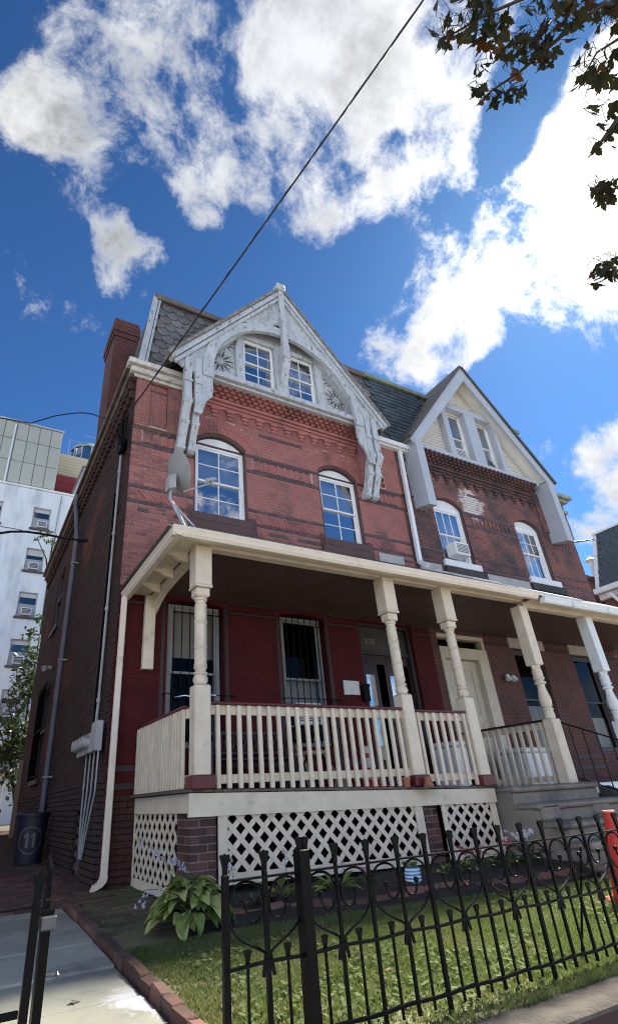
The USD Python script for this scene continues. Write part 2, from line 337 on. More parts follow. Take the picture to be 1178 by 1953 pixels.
def by_size(a):
    c = np.stack([(a[:, 0] + a[:, 1]) / 2, (a[:, 2] + a[:, 3]) / 2, (a[:, 4] + a[:, 5]) / 2], 1)
    w = a[:, 1] - a[:, 0]
    return a[np.argsort(np.linalg.norm(c - EYE, axis=1) + np.where(w < .15, .6, 0))]
def voussoirs(mb, x0, x1, zs, rise, t0, t1, y, w=.068, depth=.03):
    hw = (x1 - x0) / 2; R = (hw * hw + rise * rise) / (2 * rise); cx, cz = (x0 + x1) / 2, zs + rise - R; a = math.asin(hw / R)
    n = int(2 * a * (R + t0) / (w + .008)); L = (t1 - t0) / 2
    for i in range(n):
        t = -a + (i + .5) * 2 * a / n; d = np.array([math.sin(t), 0, math.cos(t)]); s = np.array([math.cos(t), 0, -math.sin(t)])
        mb.obox(np.array([cx, y + depth / 2 + rng.uniform(-.002, .002), cz]) + d * (R + t0 + L), s * w / 2, (0, depth / 2, 0), d * L * .98)
def ring_poly(x0, x1, zs, rise, t):
    hw = (x1 - x0) / 2; R = (hw * hw + rise * rise) / (2 * rise); cx, cz = (x0 + x1) / 2, zs + rise - R; a = math.asin(hw / R)
    th = np.linspace(-a, a, 16)
    return Polygon([(cx + (R - .02) * math.sin(t_), cz + (R - .02) * math.cos(t_)) for t_ in th] + [(cx + (R + t) * math.sin(t_), cz + (R + t) * math.cos(t_)) for t_ in th[::-1]])

WL = [(3.00, 4.10), (5.90, 6.95)]; WR = [(9.32, 10.37), (12.39, 13.45)]
open_up = {HL: [arch_poly(a, b, 4.70, 6.42, .23) for a, b in WL], HR: [arch_poly(a, b, 4.63, 6.36, .23) for a, b in WR]}
low_L = [arch_poly(2.57, 3.54, .70, 2.93, .07), arch_poly(4.66, 5.60, .70, 2.93, .07), rect(6.42, 7.78, .10, 3.0)]
low_R = [rect(8.50, 9.92, -.05, 2.96), rect(10.86, 11.86, .55, 2.78), rect(13.05, 14.05, .55, 2.78)]
for H, x0, x1, low in ((HL, 1.78, 8.30, low_L), (HR, 8.30, 14.99, low_R)):
    up = rect(x0, x1, 3.12, 7.74).difference(unary_union(open_up[H]))
    obj("front_wall", MB().ext(up, "y", .008, .30), mortar if H == HL else mortar_dark, H)
    dn = rect(x0, x1, -1.3, 3.12).difference(unary_union(low))
    obj("porch_wall", MB().ext(dn, "y", .008, .30), paint_wall if H == HL else mortar_dark, H, label="deep red painted wall under the porch roof" if H == HL else None)

# ---- upper brickwork
strips = {HL: [(1.95, 2.84), (4.27, 5.75), (7.16, 8.12)], HR: [(8.55, 9.16), (10.55, 12.22), (13.62, 14.8)]}
for H, x0, x1, wins, zs, z0 in ((HL, 1.77, 8.296, WL, 6.42, 4.70), (HR, 8.304, 15.0, WR, 6.36, 4.63)):
    lx, rx = (2.92, 7.10) if H == HL else (9.15, 13.6)
    excl = open_up[H] + [ring_poly(a, b, zs, .23, .375) for a, b in wins]
    band = [rect(a, b, Z0 + CO * 5, Z0 + CO * 8) for a, b in strips[H]] + [rect(a, b, Z0 + CO * 21, Z0 + CO * 25) for a, b in strips[H]]
    end = [rect(x0 - .01, lx - .02, Z0 + CO * 26, 8), rect(rx + .02, x1 + .01, Z0 + CO * 26, 8), rect(lx - .02, rx + .02, 7.06, 8)]
    low_cut = [rect(3.3, x1 + .1, 2.5, 4.18)] if H == HL else []
    ex = unary_union(excl + band + end + low_cut)
    b = course_bricks(x0, x1, range(-16 if H == HL else -2, 45), ex)
    dark_rows = np.isin(b[:, 4], (4, 8, 20, 25)) | ((b[:, 4] == 33) & (b[:, 0] > lx + 1.5) & (b[:, 1] < rx - 1.45)) | ((b[:, 4] == 2) & (rng.random(len(b)) < .5))
    red = by_size(front_boxes(b[~dark_rows])); dk = by_size(front_boxes(b[dark_rows], y=-.006))
    bm = brick_red if H == HL else brick_old
    pieces("brick", red, bm, H, limit=240 if H == HL else 200, rest="brickwork")
    pieces("brick", dk, brick_dark, H, limit=58, rest="dark_brickwork")
    mb = MB()
    for a, bb in wins: voussoirs(mb, a, bb, zs, .23, .004, .185, -.004); voussoirs(mb, a, bb, zs, .23, .193, .37, -.002)
    for op in open_up[H]: pass
    for a, bb in wins: mb.ext(ring_poly(a, bb, zs, .23, .375).difference(unary_union(open_up[H])), "y", .004, .03)
    obj("window_arch_brickwork", mb, bm, H, kind="stuff")
    # soldier band and the zigzag band of slanting bricks
    so, zg, dkz = MB(), MB(), MB()
    for a, c in strips[H]:
        zb, zt = Z0 + CO * 21, Z0 + CO * 25; x = a + .02; i = 0
        while x + .07 < c:
            so.cbox(x, x + .068, -.022 if i % 2 else .004, .03, zb + .04, zt - .045, .004); dkz.box(x, x + .068, -.01, .03, zt - .04, zt - .003); x += .078; i += 1
        dkz.box(a, c, -.008, .03, zb + .003, zb + .035)
        zg.box(a, c, .006, .03, Z0 + CO * 5 + .004, Z0 + CO * 8 - .002)
        zb, zt = Z0 + CO * 5, Z0 + CO * 8; h = zt - zb; x = a + .12
        while x + .12 < c:
            d = np.array([-.70, 0, .714]); s = np.array([.714, 0, .70])
            zg.obox((x, .010 + rng.uniform(-.003, .003), (zb + zt) / 2), d * h * .60, (0, .02, 0), s * .030); x += .092
    obj("soldier_brick_band", so, bm, H, kind="stuff"); obj("zigzag_brick_band", zg, bm, H, kind="stuff"); obj("dark_brick_trim", dkz, brick_dark, H, kind="stuff")
    # end pilasters with a sunk panel
    for (pa, pb) in ((x0, lx - .02), (rx + .02, x1)):
        w = pb - pa; pan = rect(pa + .25 * w, pa + .56 * w, 6.36, 7.42)
        obj("pilaster", MB().ext(rect(pa + .005, pb - .005, Z0 + CO * 26, 7.62).difference(pan), "y", -.042, .008), mortar if H == HL else mortar_dark, H)
        pb_ = course_bricks(pa, pb, range(26, 43), pan); pi_ = course_bricks(pa + .25 * w, pa + .56 * w, range(26, 41), None, .05)
        mbp = MB().add(*boxes(front_boxes(pb_, -.05, .05))).add(*boxes(front_boxes(pi_, 0., .03)))
        obj("pilaster_brickwork", mbp, bm, H, kind="stuff")
        obj("dark_brick", MB().box(pa + .26 * w, pa + .55 * w, -.012, .02, 7.24, 7.27), brick_dark, H)
    # corbel table and the brick lattice that carries the gable
    cb, lt = MB(), MB(); n = 12; step = (rx - lx - .3) / (n - 1)
    cb.box(lx, rx, -.06, .03, 7.375, 7.44); cb.box(lx, rx, -.10, .03, 7.45, 7.52); cb.box(lx, rx, -.03, .03, 7.30, 7.37)
    for i in range(n):
        c = lx + .15 + i * step
        for hw, za, zb, y in ((.10, 7.225, 7.295, -.075), (.075, 7.15, 7.22, -.05), (.05, 7.075, 7.145, -.028)): cb.cbox(c - hw, c + hw, y, .03, za, zb, .004)
    for r in range(5):
        z = 7.53 + .052 * r; y = -.11 - .052 * r; x = lx + (.08 if r % 2 else 0)
        lt.box(lx, rx, y + .06, .02, z, z + .05)
        while x + .1 < rx: lt.box(x, x + .095, y, y + .06, z + .004, z + .048); x += .16
    fm = bm if H == HL else M("sooty_brick", (.11, .052, .046), (.05, .035, .034), scale=2.5, rough=.9, bump=.3, vary=.25)
    obj("corbel_table", cb, fm, H, kind="stuff"); obj("brick_lattice", lt, fm, H, kind="stuff")
    fill = rect(x0, x1, 7.06, 7.6)
    obj("brick_frieze", MB().ext(rect(lx, rx, 7.06, 7.62), "y", -.006, .008), bm, H)
    # whitish cement skirt where the porch roof meets the wall
sk = MB()
for a, c in ((7.25, 7.95), (8.42, 9.10), (10.45, 12.2)): sk.cbox(a, c, -.05, .0, 4.28, 4.60, .01)
each("cement_skirt", sk, M("cement", (.42, .42, .42), (.32, .32, .32), scale=3, rough=.9, bump=.3), HR)

# ---- windows
def window(H, x0, x1, z0, zs, rise, y=.09, cols=2, ru=2, rl=2, frm=white_vinyl, tym=white_trim, cover=None, cz=(0, 1), glass_m=None, sill=None, brown=True, label=None, out=.05, st=.038):
    f = MB(); o = out
    for a in ((x0, x0 + o, z0, zs), (x1 - o, x1, z0, zs), (x0 + o, x1 - o, z0, z0 + o), (x0 + o, x1 - o, zs - o, zs)): f.cbox(a[0], a[1], y, y + .09, a[2], a[3], .006)
    W = obj("window", f, frm, H, label=label)
    if rise:
        ap = arch_poly(x0 + (.05 if brown else 0), x1 - (.05 if brown else 0), zs + (.055 if brown else .002), zs + (.06 if brown else .05), rise - (.13 if brown else .06))
        obj("arch_panel", MB().ext(ap, "y", y + .012, y + .05), tym, W)
        if brown: obj("head_board", MB().box(x0, x1, y + .004, y + .06, zs + .001, zs + .054), brownstone, W)
    zm = (z0 + zs) / 2
    for (za, zb, yy, rows) in ((zm - .02, zs - o, y + .02, ru), (z0 + o, zm + .02, y + .05, rl)):
        xa, xb = x0 + o, x1 - o; s = st; m = MB()
        for a in ((xa, xa + s, za, zb), (xb - s, xb, za, zb), (xa + s, xb - s, za, za + s), (xa + s, xb - s, zb - s, zb)): m.cbox(a[0], a[1], yy, yy + .032, a[2], a[3], .004)
        ix0, ix1, iz0, iz1 = xa + s, xb - s, za + s, zb - s; nc = cols if rows > 0 else 1; nr = max(rows, 1)
        for c in range(1, nc): xx = ix0 + (ix1 - ix0) * c / nc; m.box(xx - .009, xx + .009, yy + .004, yy + .026, iz0, iz1)
        for r in range(1, nr): zz = iz0 + (iz1 - iz0) * r / nr; m.box(ix0, ix1, yy + .006, yy + .024, zz - .009, zz + .009)
        S = obj("sash", m, frm, W)
        tx, tz = rng.uniform(-.004, .004, 2)
        for c in range(nc):
            for r in range(nr):
                a, b_ = ix0 + (ix1 - ix0) * c / nc, ix0 + (ix1 - ix0) * (c + 1) / nc; p, q = iz0 + (iz1 - iz0) * r / nr, iz0 + (iz1 - iz0) * (r + 1) / nr
                fy = lambda X, Z: yy + .015 + tx * (X - xa) + tz * (Z - za)
                obj("pane", MB().quad((a, fy(a, p), p), (b_, fy(b_, p), p), (b_, fy(b_, q), q), (a, fy(a, q), q)), glass_m or pane, W)
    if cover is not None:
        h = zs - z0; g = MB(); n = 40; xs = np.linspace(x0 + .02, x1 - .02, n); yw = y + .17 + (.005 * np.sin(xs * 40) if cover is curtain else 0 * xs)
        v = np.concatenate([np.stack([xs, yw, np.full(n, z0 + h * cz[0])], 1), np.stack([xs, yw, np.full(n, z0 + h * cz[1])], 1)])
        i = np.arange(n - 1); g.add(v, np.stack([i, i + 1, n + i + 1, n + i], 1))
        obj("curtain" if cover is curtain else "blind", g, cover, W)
    if sill is not None:
        obj("sill", MB().cbox(x0 - .10, x1 + .12, -.07, y + .02, z0 - .17, z0 - .003, .012), sill, W)
    return W
W1 = window(HL, 3.03, 4.09, 4.71, 6.33, .31, cover=blind, cz=(.49, 1.), sill=brownstone, label="second floor window with a white arched head beside the satellite dish")  # blinds in these two added behind the upper sash to brighten its glass
W2 = window(HL, 5.93, 6.94, 4.71, 6.33, .31, cover=blind, cz=(.49, 1.), sill=brownstone, label="second floor window below the pale patched brick arch")
W3 = window(HR, 9.34, 10.36, 4.78, 6.34, .24, cols=3, ru=1, rl=1, brown=False, cover=curtain, out=.10, sill=white_trim, label="second floor window with an air conditioner in it")
W4 = window(HR, 12.41, 13.44, 4.78, 6.34, .24, cols=3, ru=2, rl=1, brown=False, cover=blind, cz=(.0, .4), out=.10, sill=white_trim)
rev = MB()
for a, b in WL:
    for x in (a - .012, b - .012): rev.box(x, x + .024, -.003, .088, 4.70, 6.42)
for op in open_up[HL]: rev.ext(op.difference(op.buffer(-.055)).intersection(rect(0, 20, 6.36, 7)), "y", .02, .10)
each("brown_reveal", rev, brownstone, HL)
st = MB()
for a, b in WL: st.cbox(a - .13, b + .14, -.10, .0, 4.36, 4.535, .015); st.cbox(a - .13, a - .015, -.03, .05, 4.535, 4.80, .01); st.cbox(b + .015, b + .16, -.05, .05, 4.535, 4.78, .01)
each("stone_sill", st, brownstone, HL)
sd = MB()
for a, b in WR: sd.cbox(a - .1, b + .22, -.09, .0, 4.40, 4.60, .015)
each("stone_sill", sd, M("sooty_stone", (.06, .055, .055), (.035, .033, .033), rough=.9, bump=.3), HR)

# ---- rooms behind the glass, floors and party walls
for H, a, b in ((HL, 1.9, 8.2), (HR, 8.4, 14.9)):
    rm = MB()
    rm.box(a, b, 3.4, 3.5, -.4, 10.3); rm.box(a, a + .06, .32, 3.4, -.4, 7.7); rm.box(b - .06, b, .32, 3.4, -.4, 7.7)
    for z in (-.4, 3.6, 7.6): rm.box(a + .06, b - .06, .32, 3.4, z, z + .1)
    obj("interior", rm, dark_room, H)

# ---- mansard roof
def slope(x, t): return np.array([x, -.05 + .45 * t, 7.76 + 2.70 * t])
for H, xa, xb, hipL, hipR in ((HL, 1.80, 8.15, .36, 0), (HR, 8.15, 15.0, 0, .36)):
    v = [(xa, -.05, 7.76), (xb, -.05, 7.76), (xb - hipR, .40, 10.46), (xa + hipL, .40, 10.46), (xa, 10.9, 7.76), (xb, 10.9, 7.76), (xb - hipR, 10.4, 10.46), (xa + hipL, 10.4, 10.46)]
    obj("mansard_roof", MB().add(v, [[0, 1, 2, 3], [1, 5, 6, 2], [5, 4, 7, 6], [4, 0, 3, 7], [3, 2, 6, 7], [0, 4, 5, 1]]), asphalt_roof, H)
up_s = np.array([0, .45, 2.70]); LS = np.linalg.norm(up_s); up_s /= LS; nrm = np.array([0, -up_s[2], up_s[1]])
sx = np.array([1., 0, 0])
def scale_slate(c, w, h, thick=.012, tilt=.045, rounded=True):
    "a slate whose lower edge is rounded, lying on the front slope, lower edge lifted"
    th = np.linspace(PI, 2 * PI, 8) if rounded else np.array([])
    pts = [(-w / 2, h)] + ([(w / 2 * math.cos(t), .38 * h + .38 * h * math.sin(t)) for t in th] if rounded else [(-w / 2, 0), (w / 2, 0)]) + [(w / 2, h)]
    p = np.array(pts); n = len(p)
    top = c + p[:, :1] * sx + p[:, 1:] * up_s + nrm * (thick + tilt * (1 - p[:, 1:] / h) * .7)
    v = np.vstack([top, top - nrm * thick]); ctr = n // 2
    f = [[0, i, i + 1] for i in range(1, n - 1)] + [q for i in range(n) for q in ([i, n + i, n + (i + 1) % n], [i, n + (i + 1) % n, (i + 1) % n])]
    return v, np.array(f)
def slates(H, mat, x_lo, x_hi, row, w, rounded, n_rows, name, t_lo=0.02):
    for r in range(n_rows):
        t = t_lo + r * row / LS
        if t > .965: break
        a, b = x_lo(t), x_hi(t); x = a + w / 2 + (w / 2 if r % 2 else 0)
        while x < b - w * .2:
            obj(name, scale_slate(slope(x, t) + nrm * rng.uniform(0, .004), w * .97, min(row * 1.5, (1 - t) * LS), rounded=rounded), mat, H); x += w
slates(HL, slate, lambda t: 1.86 + .36 * t, lambda t: 2.45 + 1.85 * t, .245, .27, True, 12, "slate")
slates(HL, slate, lambda t: 7.72 - .75 * t, lambda t: 8.16, .245, .27, True, 12, "slate")
slates(HR, shingle, lambda t: 8.17, lambda t: 9.15 + 1.25 * t, .16, .30, False, 18, "roof_shingle")
slates(HR, shingle, lambda t: 14.55 - 1.2 * t, lambda t: 14.98 - .36 * t, .16, .30, False, 18, "roof_shingle")
hb = MB(); hb.bar((1.80, -.08, 7.78), (2.16, .36, 10.5), .12, .05, (0, -1, 0)); hb.bar((1.90, -.09, 7.78), (2.26, .35, 10.5), .045, .05, (0, -1, 0))
obj("hip_board", hb, white_old, HL)
rg = MB(); rg.cbox(2.1, 8.15, .30, .52, 10.40, 10.52, .01); rg.cbox(2.16, 8.15, .25, .32, 10.30, 10.40, .01)
obj("roof_ridge", rg, M("ridge_metal", (.16, .12, .11), (.10, .085, .08), scale=6, rough=.7), HL)
obj("roof_ridge", MB().cbox(8.15, 14.7, .28, .52, 10.40, 10.53, .01), M("ridge_green", (.22, .26, .17), (.15, .17, .12), scale=6, rough=.7), HR)

# ---- cornices
tin = M("tin_cornice", (.60, .58, .54), (.40, .37, .33), scale=6, rough=.6, bump=.15, dirt=(.24, .19, .15), dscale=3, dlo=.55, dhi=.72)
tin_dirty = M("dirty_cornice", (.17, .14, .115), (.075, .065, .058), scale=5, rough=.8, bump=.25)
c = MB(); c.cbox(1.55, 2.78, -.22, .0, 7.66, 7.78, .01); c.cbox(1.62, 2.78, -.15, .0, 7.52, 7.655, .02); c.cbox(1.70, 2.78, -.09, -.052, 7.44, 7.515, .01)
each("cornice_moulding", c, tin, HL)
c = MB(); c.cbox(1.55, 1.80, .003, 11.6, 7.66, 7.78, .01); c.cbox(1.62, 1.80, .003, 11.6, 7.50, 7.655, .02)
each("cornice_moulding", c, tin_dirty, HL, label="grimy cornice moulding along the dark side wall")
c = MB(); c.cbox(7.22, 8.3, -.24, .0, 7.64, 7.77, .01); c.cbox(7.22, 8.3, -.17, -.001, 7.60, 7.637, .01)
each("cornice_moulding", c, alum, HL)
c = MB(); c.cbox(8.302, 8.95, -.24, .0, 7.64, 7.77, .01); c.cbox(8.302, 8.70, -.17, -.001, 7.60, 7.637, .01)
each("cornice_moulding", c, alum, HR)
c = MB(); c.cbox(14.1, 15.28, -.26, .3, 7.66, 7.78, .01); c.cbox(14.1, 15.16, -.16, .2, 7.56, 7.655, .01); c.cbox(14.1, 15.10, -.10, .2, 7.2, 7.3, .01)
each("cornice_moulding", c, M("green_cornice", (.30, .33, .27), (.2, .22, .18), rough=.6), HR)
obj("house_end_wall", MB().box(14.7, 15.0, .3, 11, -1, 7.74), brick_old, HR)

# ---- carved white gable of the first house
GY, GX = -.25, 4.99
tri = Polygon([(2.75, 7.94), (7.23, 7.94), (GX, 10.75)])
openg = [rect(4.04, 4.82, 8.07, 9.36), rect(5.16, 5.93, 8.07, 9.36)]
gw = tri.difference(unary_union(openg))
G = obj("gable_wall", MB().ext(gw, "y", GY, GY + .12), white_old, HL, label="weathered white wooden gable wall with daisy carvings")
carved = M("carved_shadow", (.10, .10, .11), rough=.9)  # hollows of the carving drawn as dark plates, their shade put into the colour
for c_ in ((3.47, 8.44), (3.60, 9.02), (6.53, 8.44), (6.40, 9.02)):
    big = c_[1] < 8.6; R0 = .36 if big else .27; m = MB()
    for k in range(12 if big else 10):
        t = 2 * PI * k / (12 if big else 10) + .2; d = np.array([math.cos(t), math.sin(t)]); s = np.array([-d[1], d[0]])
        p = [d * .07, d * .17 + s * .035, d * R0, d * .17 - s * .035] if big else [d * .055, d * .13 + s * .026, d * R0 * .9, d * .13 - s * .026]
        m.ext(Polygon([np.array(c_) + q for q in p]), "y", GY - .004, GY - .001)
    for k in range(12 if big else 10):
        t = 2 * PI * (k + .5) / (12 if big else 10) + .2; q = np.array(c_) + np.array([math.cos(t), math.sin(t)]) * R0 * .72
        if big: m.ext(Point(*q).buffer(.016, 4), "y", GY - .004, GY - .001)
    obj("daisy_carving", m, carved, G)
tr = MB()
for x0, x1 in ((3.82, 4.02), (4.84, 5.14), (5.95, 6.15)): tr.cbox(x0, x1, GY - .06, GY - .002, 7.95, 9.50, .012)
tr.cbox(4.02, 4.84, GY - .05, GY - .002, 9.37, 9.50, .01); tr.cbox(5.14, 5.95, GY - .05, GY - .002, 9.37, 9.50, .01)
each("gable_post", tr, white_old, G)
window(HL, 4.05, 4.81, 8.07, 9.36, 0, y=GY + .01, cols=2, ru=2, rl=2, cover=blind, cz=(.52, 1.), out=.022, st=.028, label="left attic window in the carved gable")  # attic pair: blind added to make the upper sash look brighter
window(HL, 5.17, 5.92, 8.07, 9.36, 0, y=GY + .01, cols=2, ru=2, rl=2, cover=blind, cz=(.52, 1.), out=.022, st=.028, label="right attic window in the carved gable")
lg = MB(); lg.cbox(2.95, 7.05, -.44, -.05, 7.80, 7.93, .01); lg.cbox(3.0, 7.0, -.36, -.05, 7.74, 7.797, .01)
obj("gable_ledge", lg, white_old, HL)
# bargeboard: triangle with a round arch cut out, in front of the gable wall
VY = -.52; ax, az = GX, 11.20; ex, ez = 2.70, 7.86
hw, hh = ex, az - ez
outer = Polygon([(ax - hw, ez), (ax - hw + .26, ez - .2), (ax - hw + .32, ez - .1), (ax - 1.82, ez - .62), (ax + 1.82, ez - .62), (ax + hw - .32, ez - .1), (ax + hw - .26, ez - .2), (ax + hw, ez), (ax, az)])
archc = unary_union([Point(ax, 7.80).buffer(1.80, 48), rect(ax - 1.80, ax + 1.80, 6.5, 7.80)])
inner = affinity.scale(Polygon([(ax - hw, ez), (ax + hw, ez), (ax, az)]), .86, .86, origin=(ax, ez - .0))
board = outer.difference(archc)
obj("bargeboard", MB().ext(board, "y", VY + .03, VY + .075), white_old, HL, label="peeling white arched bargeboard")
rk = MB()
for s in (-1, 1):
    a = np.array([ax, VY, az - .02]); b = np.array([ax + s * (hw + .04), VY, ez - .05]); d = b - a; L = np.linalg.norm(d); d /= L; n_ = np.array([-d[2] * -s, 0, d[0] * s]); n_ = np.array([d[2] * s, 0, -d[0] * s]); n_ = -n_ if n_[2] < 0 else n_
    for off, wid, y0, y1 in ((-.05, .10, VY - .06, VY + .10), (-.155, .075, VY - .03, VY + .03)):
        c0 = (a + b) / 2 + n_ * off; c0[1] = (y0 + y1) / 2; rk.obox(c0, d * (L / 2 + (.0 if off > -.3 else -.5)), (0, (y1 - y0) / 2, 0), n_ * wid / 2)
each("rake_moulding", rk, white_old, HL)
sb = MB()                                                             # sunburst strips left of the king post and the panel mould right of it
for k in range(9):
    t = math.radians(12 + 8.2 * k); o = np.array([ax - .06, VY + .022, 9.75]); d = np.array([-math.cos(t), 0, math.sin(t)]); L = min(.95, .80 / max(.35, math.cos(t))) * .72
    sb.obox(o + d * (L / 2 + .12), d * L / 2, (0, .012, 0), np.array([math.sin(t), 0, math.cos(t)]) * .022)
sb.cbox(ax - 1.10, ax - .05, VY, VY + .028, 9.62, 9.70, .006)
each("sunburst_strip", sb, white_old, HL)
arb = Point(ax, 7.80).buffer(2.03, 48).difference(Point(ax, 7.80).buffer(1.80, 48)).intersection(affinity.scale(outer, .93, .93, origin=(ax, 7.6))).intersection(rect(0, 20, 7.6, 12))
obj("arch_board", MB().ext(arb, "y", VY - .012, VY + .03), white_old, HL)
am = MB(); th = np.linspace(0, PI, 40)
am.tube(np.stack([ax + 1.83 * np.cos(th), np.full(40, VY + .02), 7.80 + 1.83 * np.sin(th)], 1), .025, 6)
am.tube(np.stack([ax + 2.02 * np.cos(th), np.full(40, VY + .025), 7.80 + 2.02 * np.sin(th)], 1), .015, 5)
each("arch_moulding", am, white_old, HL)
kp = MB(); kp.cbox(ax - .075, ax + .075, VY - .09, VY + .05, 9.05, 11.12, .02); kp.cbox(ax - .11, ax + .11, VY - .12, VY + .10, 11.12, 11.36, .02)
kp.add(*MB().lathe([(.0, 11.44), (.07, 11.40), (.12, 11.36)], (ax, VY - .01, 0), 12).mesh())
kp.ext(Polygon([(VY - .07, 9.3), (VY - .075, 8.85), (VY - .03, 8.72), (VY + .02, 8.62), (GY - .06, 8.15), (GY - .06, 8.75), (VY + .06, 9.05), (VY + .06, 9.3)]), "x", ax - .09, ax + .09)
for z, r in ((9.62, .10), (9.70, .085), (8.86, .115)): kp.cbox(ax - r, ax + r, VY - .10, VY + .03, z, z + .05, .012)
obj("king_post", kp, white_old, HL)
# scrolled brackets under the verge ends
def bracket_profile():
    P = [(-.50, 8.05), (-.53, 7.9), (-.52, 7.10), (-.53, 6.98), (-.55, 6.86), (-.53, 6.76), (-.47, 6.68), (-.41, 6.60), (-.40, 6.50), (-.39, 6.40), (-.33, 6.28), (-.27, 6.16), (-.23, 6.06), (-.20, 5.98), (-.20, 5.92), (-.12, 5.88), (-.0, 5.90), (-.0, 6.02), (-.12, 6.16), (-.22, 6.40), (-.28, 6.62), (-.38, 6.86), (-.40, 7.2), (-.40, 8.05)]
    return Polygon(P)
for s in (-1, 1):
    bm_ = MB()
    for u0, u1 in ((2.26, 2.41), (2.06, 2.19)):
        a, b = sorted((ax + s * u0, ax + s * u1)); bm_.ext(bracket_profile(), "x", a, b)
        for z, y, r_ in ((6.82, -.50, .062), (6.42, -.36, .05), (5.95, -.16, .045)): bm_.tube([(a - .012, y, z), (b + .012, y, z)], r_, 12)
        bm_.cbox(a - .012, b + .012, -.555, -.40, 7.30, 7.36, .01)
    a, b = sorted((ax + s * 1.80, ax + s * 2.30))
    bm_.ext(Polygon([(ax + s * 2.20, 6.6), (ax + s * 2.04, 6.6), (ax + s * 1.95, 6.95), (ax + s * 1.815, 7.12), (ax + s * 1.815, 7.9), (ax + s * 2.20, 7.9)]), "y", VY + .02, VY + .06)
    obj("scroll_bracket", bm_, white_old, HL, smooth=35, label="tall scrolled white bracket at the left end of the gable" if s < 0 else "tall scrolled white bracket at the right end of the gable")
# roof of the gable (two slopes running back into the mansard)
def gable_roof(H, ax, az, hw, ez, y0, y1, mat, rise=.07, over=.08):
    m = MB(); L = math.hypot(hw, az - ez); d = np.array([hw / L, 0, -(az - ez) / L])
    for s in (-1, 1):
        dd = d * (s, 1, 1); n_ = np.array([s * (az - ez) / L, 0, hw / L]); a = np.array([ax, (y0 + y1) / 2, az]) + n_ * rise / 2; Lx = L + over
        m.obox(a + dd * Lx / 2, dd * Lx / 2, (0, (y1 - y0) / 2, 0), n_ * rise / 2)
    obj("gable_roof", m, mat, H)
gable_roof(HL, ax, az, hw, ez, VY - .09, 3.4, M("rake_edge", (.26, .24, .22), (.13, .12, .115), scale=9, rough=.8, bump=.3))
gb = Polygon([(2.75, 7.94), (7.23, 7.94), (GX, 10.9)])
obj("gable_soffit", MB().ext(gb.difference(affinity.scale(gb, .93, .93, origin=(GX, 7.94))), "y", VY + .075, GY), white_old, HL)

# ---- grey boxed gable with cream siding of the second house
RX, RZ, REX, REZ, RY = 11.40, 11.36, 2.80, 7.90, -.45
triR = Polygon([(RX - REX + .45, 7.95), (RX + REX - .45, 7.95), (RX, RZ - .45)])
wo = [rect(10.57, 11.27, 8.1, 9.68), rect(11.75, 12.43, 8.1, 9.68)]
GR = obj("gable_wall", MB().ext(triR.difference(unary_union(wo)), "y", -.02, .05), siding, HR, label="gable wall clad in cream clapboards")
z = 7.97
while z < RZ - .75:
    line = LineString([(0, z + .05), (20, z + .05)]).intersection(triR).difference(rect(10.32, 12.64, 7.9, 9.98))
    for g in getattr(line, "geoms", [line]):
        if g.is_empty or g.length < .12: continue
        a, b = g.bounds[0], g.bounds[2]; y0, y1 = -.028, -.050
        obj("clapboard", MB().add([(a, y0, z + .098), (b, y0, z + .098), (b, y1, z + .004), (a, y1, z + .004), (a, -.02, z + .098), (b, -.02, z + .098), (b, -.02, z + .004), (a, -.02, z + .004)], [[0, 1, 2, 3], [3, 2, 6, 7], [0, 3, 7, 4], [1, 5, 6, 2]]), siding, GR)
    z += .1
t = MB()
for x0, x1 in ((10.34, 10.55), (11.29, 11.73), (12.45, 12.62)): t.cbox(x0, x1, -.20, -.0, 7.96, 9.80, .008)
t.cbox(10.34, 12.62, -.21, -.0, 9.72, 9.92, .008); t.cbox(9.0, 13.8, -.26, .02, 7.78, 7.955, .01)
each("window_surround", t, grey_trim, GR)
window(HR, 10.56, 11.28, 8.0, 9.70, 0, y=.0, cols=1, ru=1, rl=1, cover=None, out=.02, st=.03, label="left attic window in the grey boxed gable")
window(HR, 11.74, 12.44, 8.0, 9.70, 0, y=.0, cols=1, ru=1, rl=1, cover=blind, cz=(0, .3), out=.02, st=.03, label="right attic window in the grey boxed gable")
outR = Polygon([(RX - REX - .03, REZ - .08), (RX - REX + .06, REZ - .22), (RX - REX + .42, REZ + .08), (RX, RZ - .52), (RX + REX - .42, REZ + .08), (RX + REX - .06, REZ - .22), (RX + REX + .03, REZ - .08), (RX, RZ)])
obj("bargeboard", MB().ext(outR, "y", RY, RY + .05), grey_trim, HR)
sof = Polygon([(RX - REX, REZ), (RX, RZ), (RX + REX, REZ), (RX + REX - .30, REZ), (RX, RZ - .37), (RX - REX + .30, REZ)])
obj("gable_soffit", MB().ext(sof, "y", RY + .05, .02), siding, HR)
gable_roof(HR, RX, RZ, REX, REZ, RY - .05, 3.4, asphalt_roof)
for s in (-1, 1):
    a, b = sorted((RX + s * 2.72, RX + s * 2.47))
    obj("boxed_bracket", MB().ext(Polygon([(RY - .02, 7.85), (RY - .02, 5.92), (-.0, 6.02), (-.0, 7.85)]), "x", a, b), grey_trim, HR)
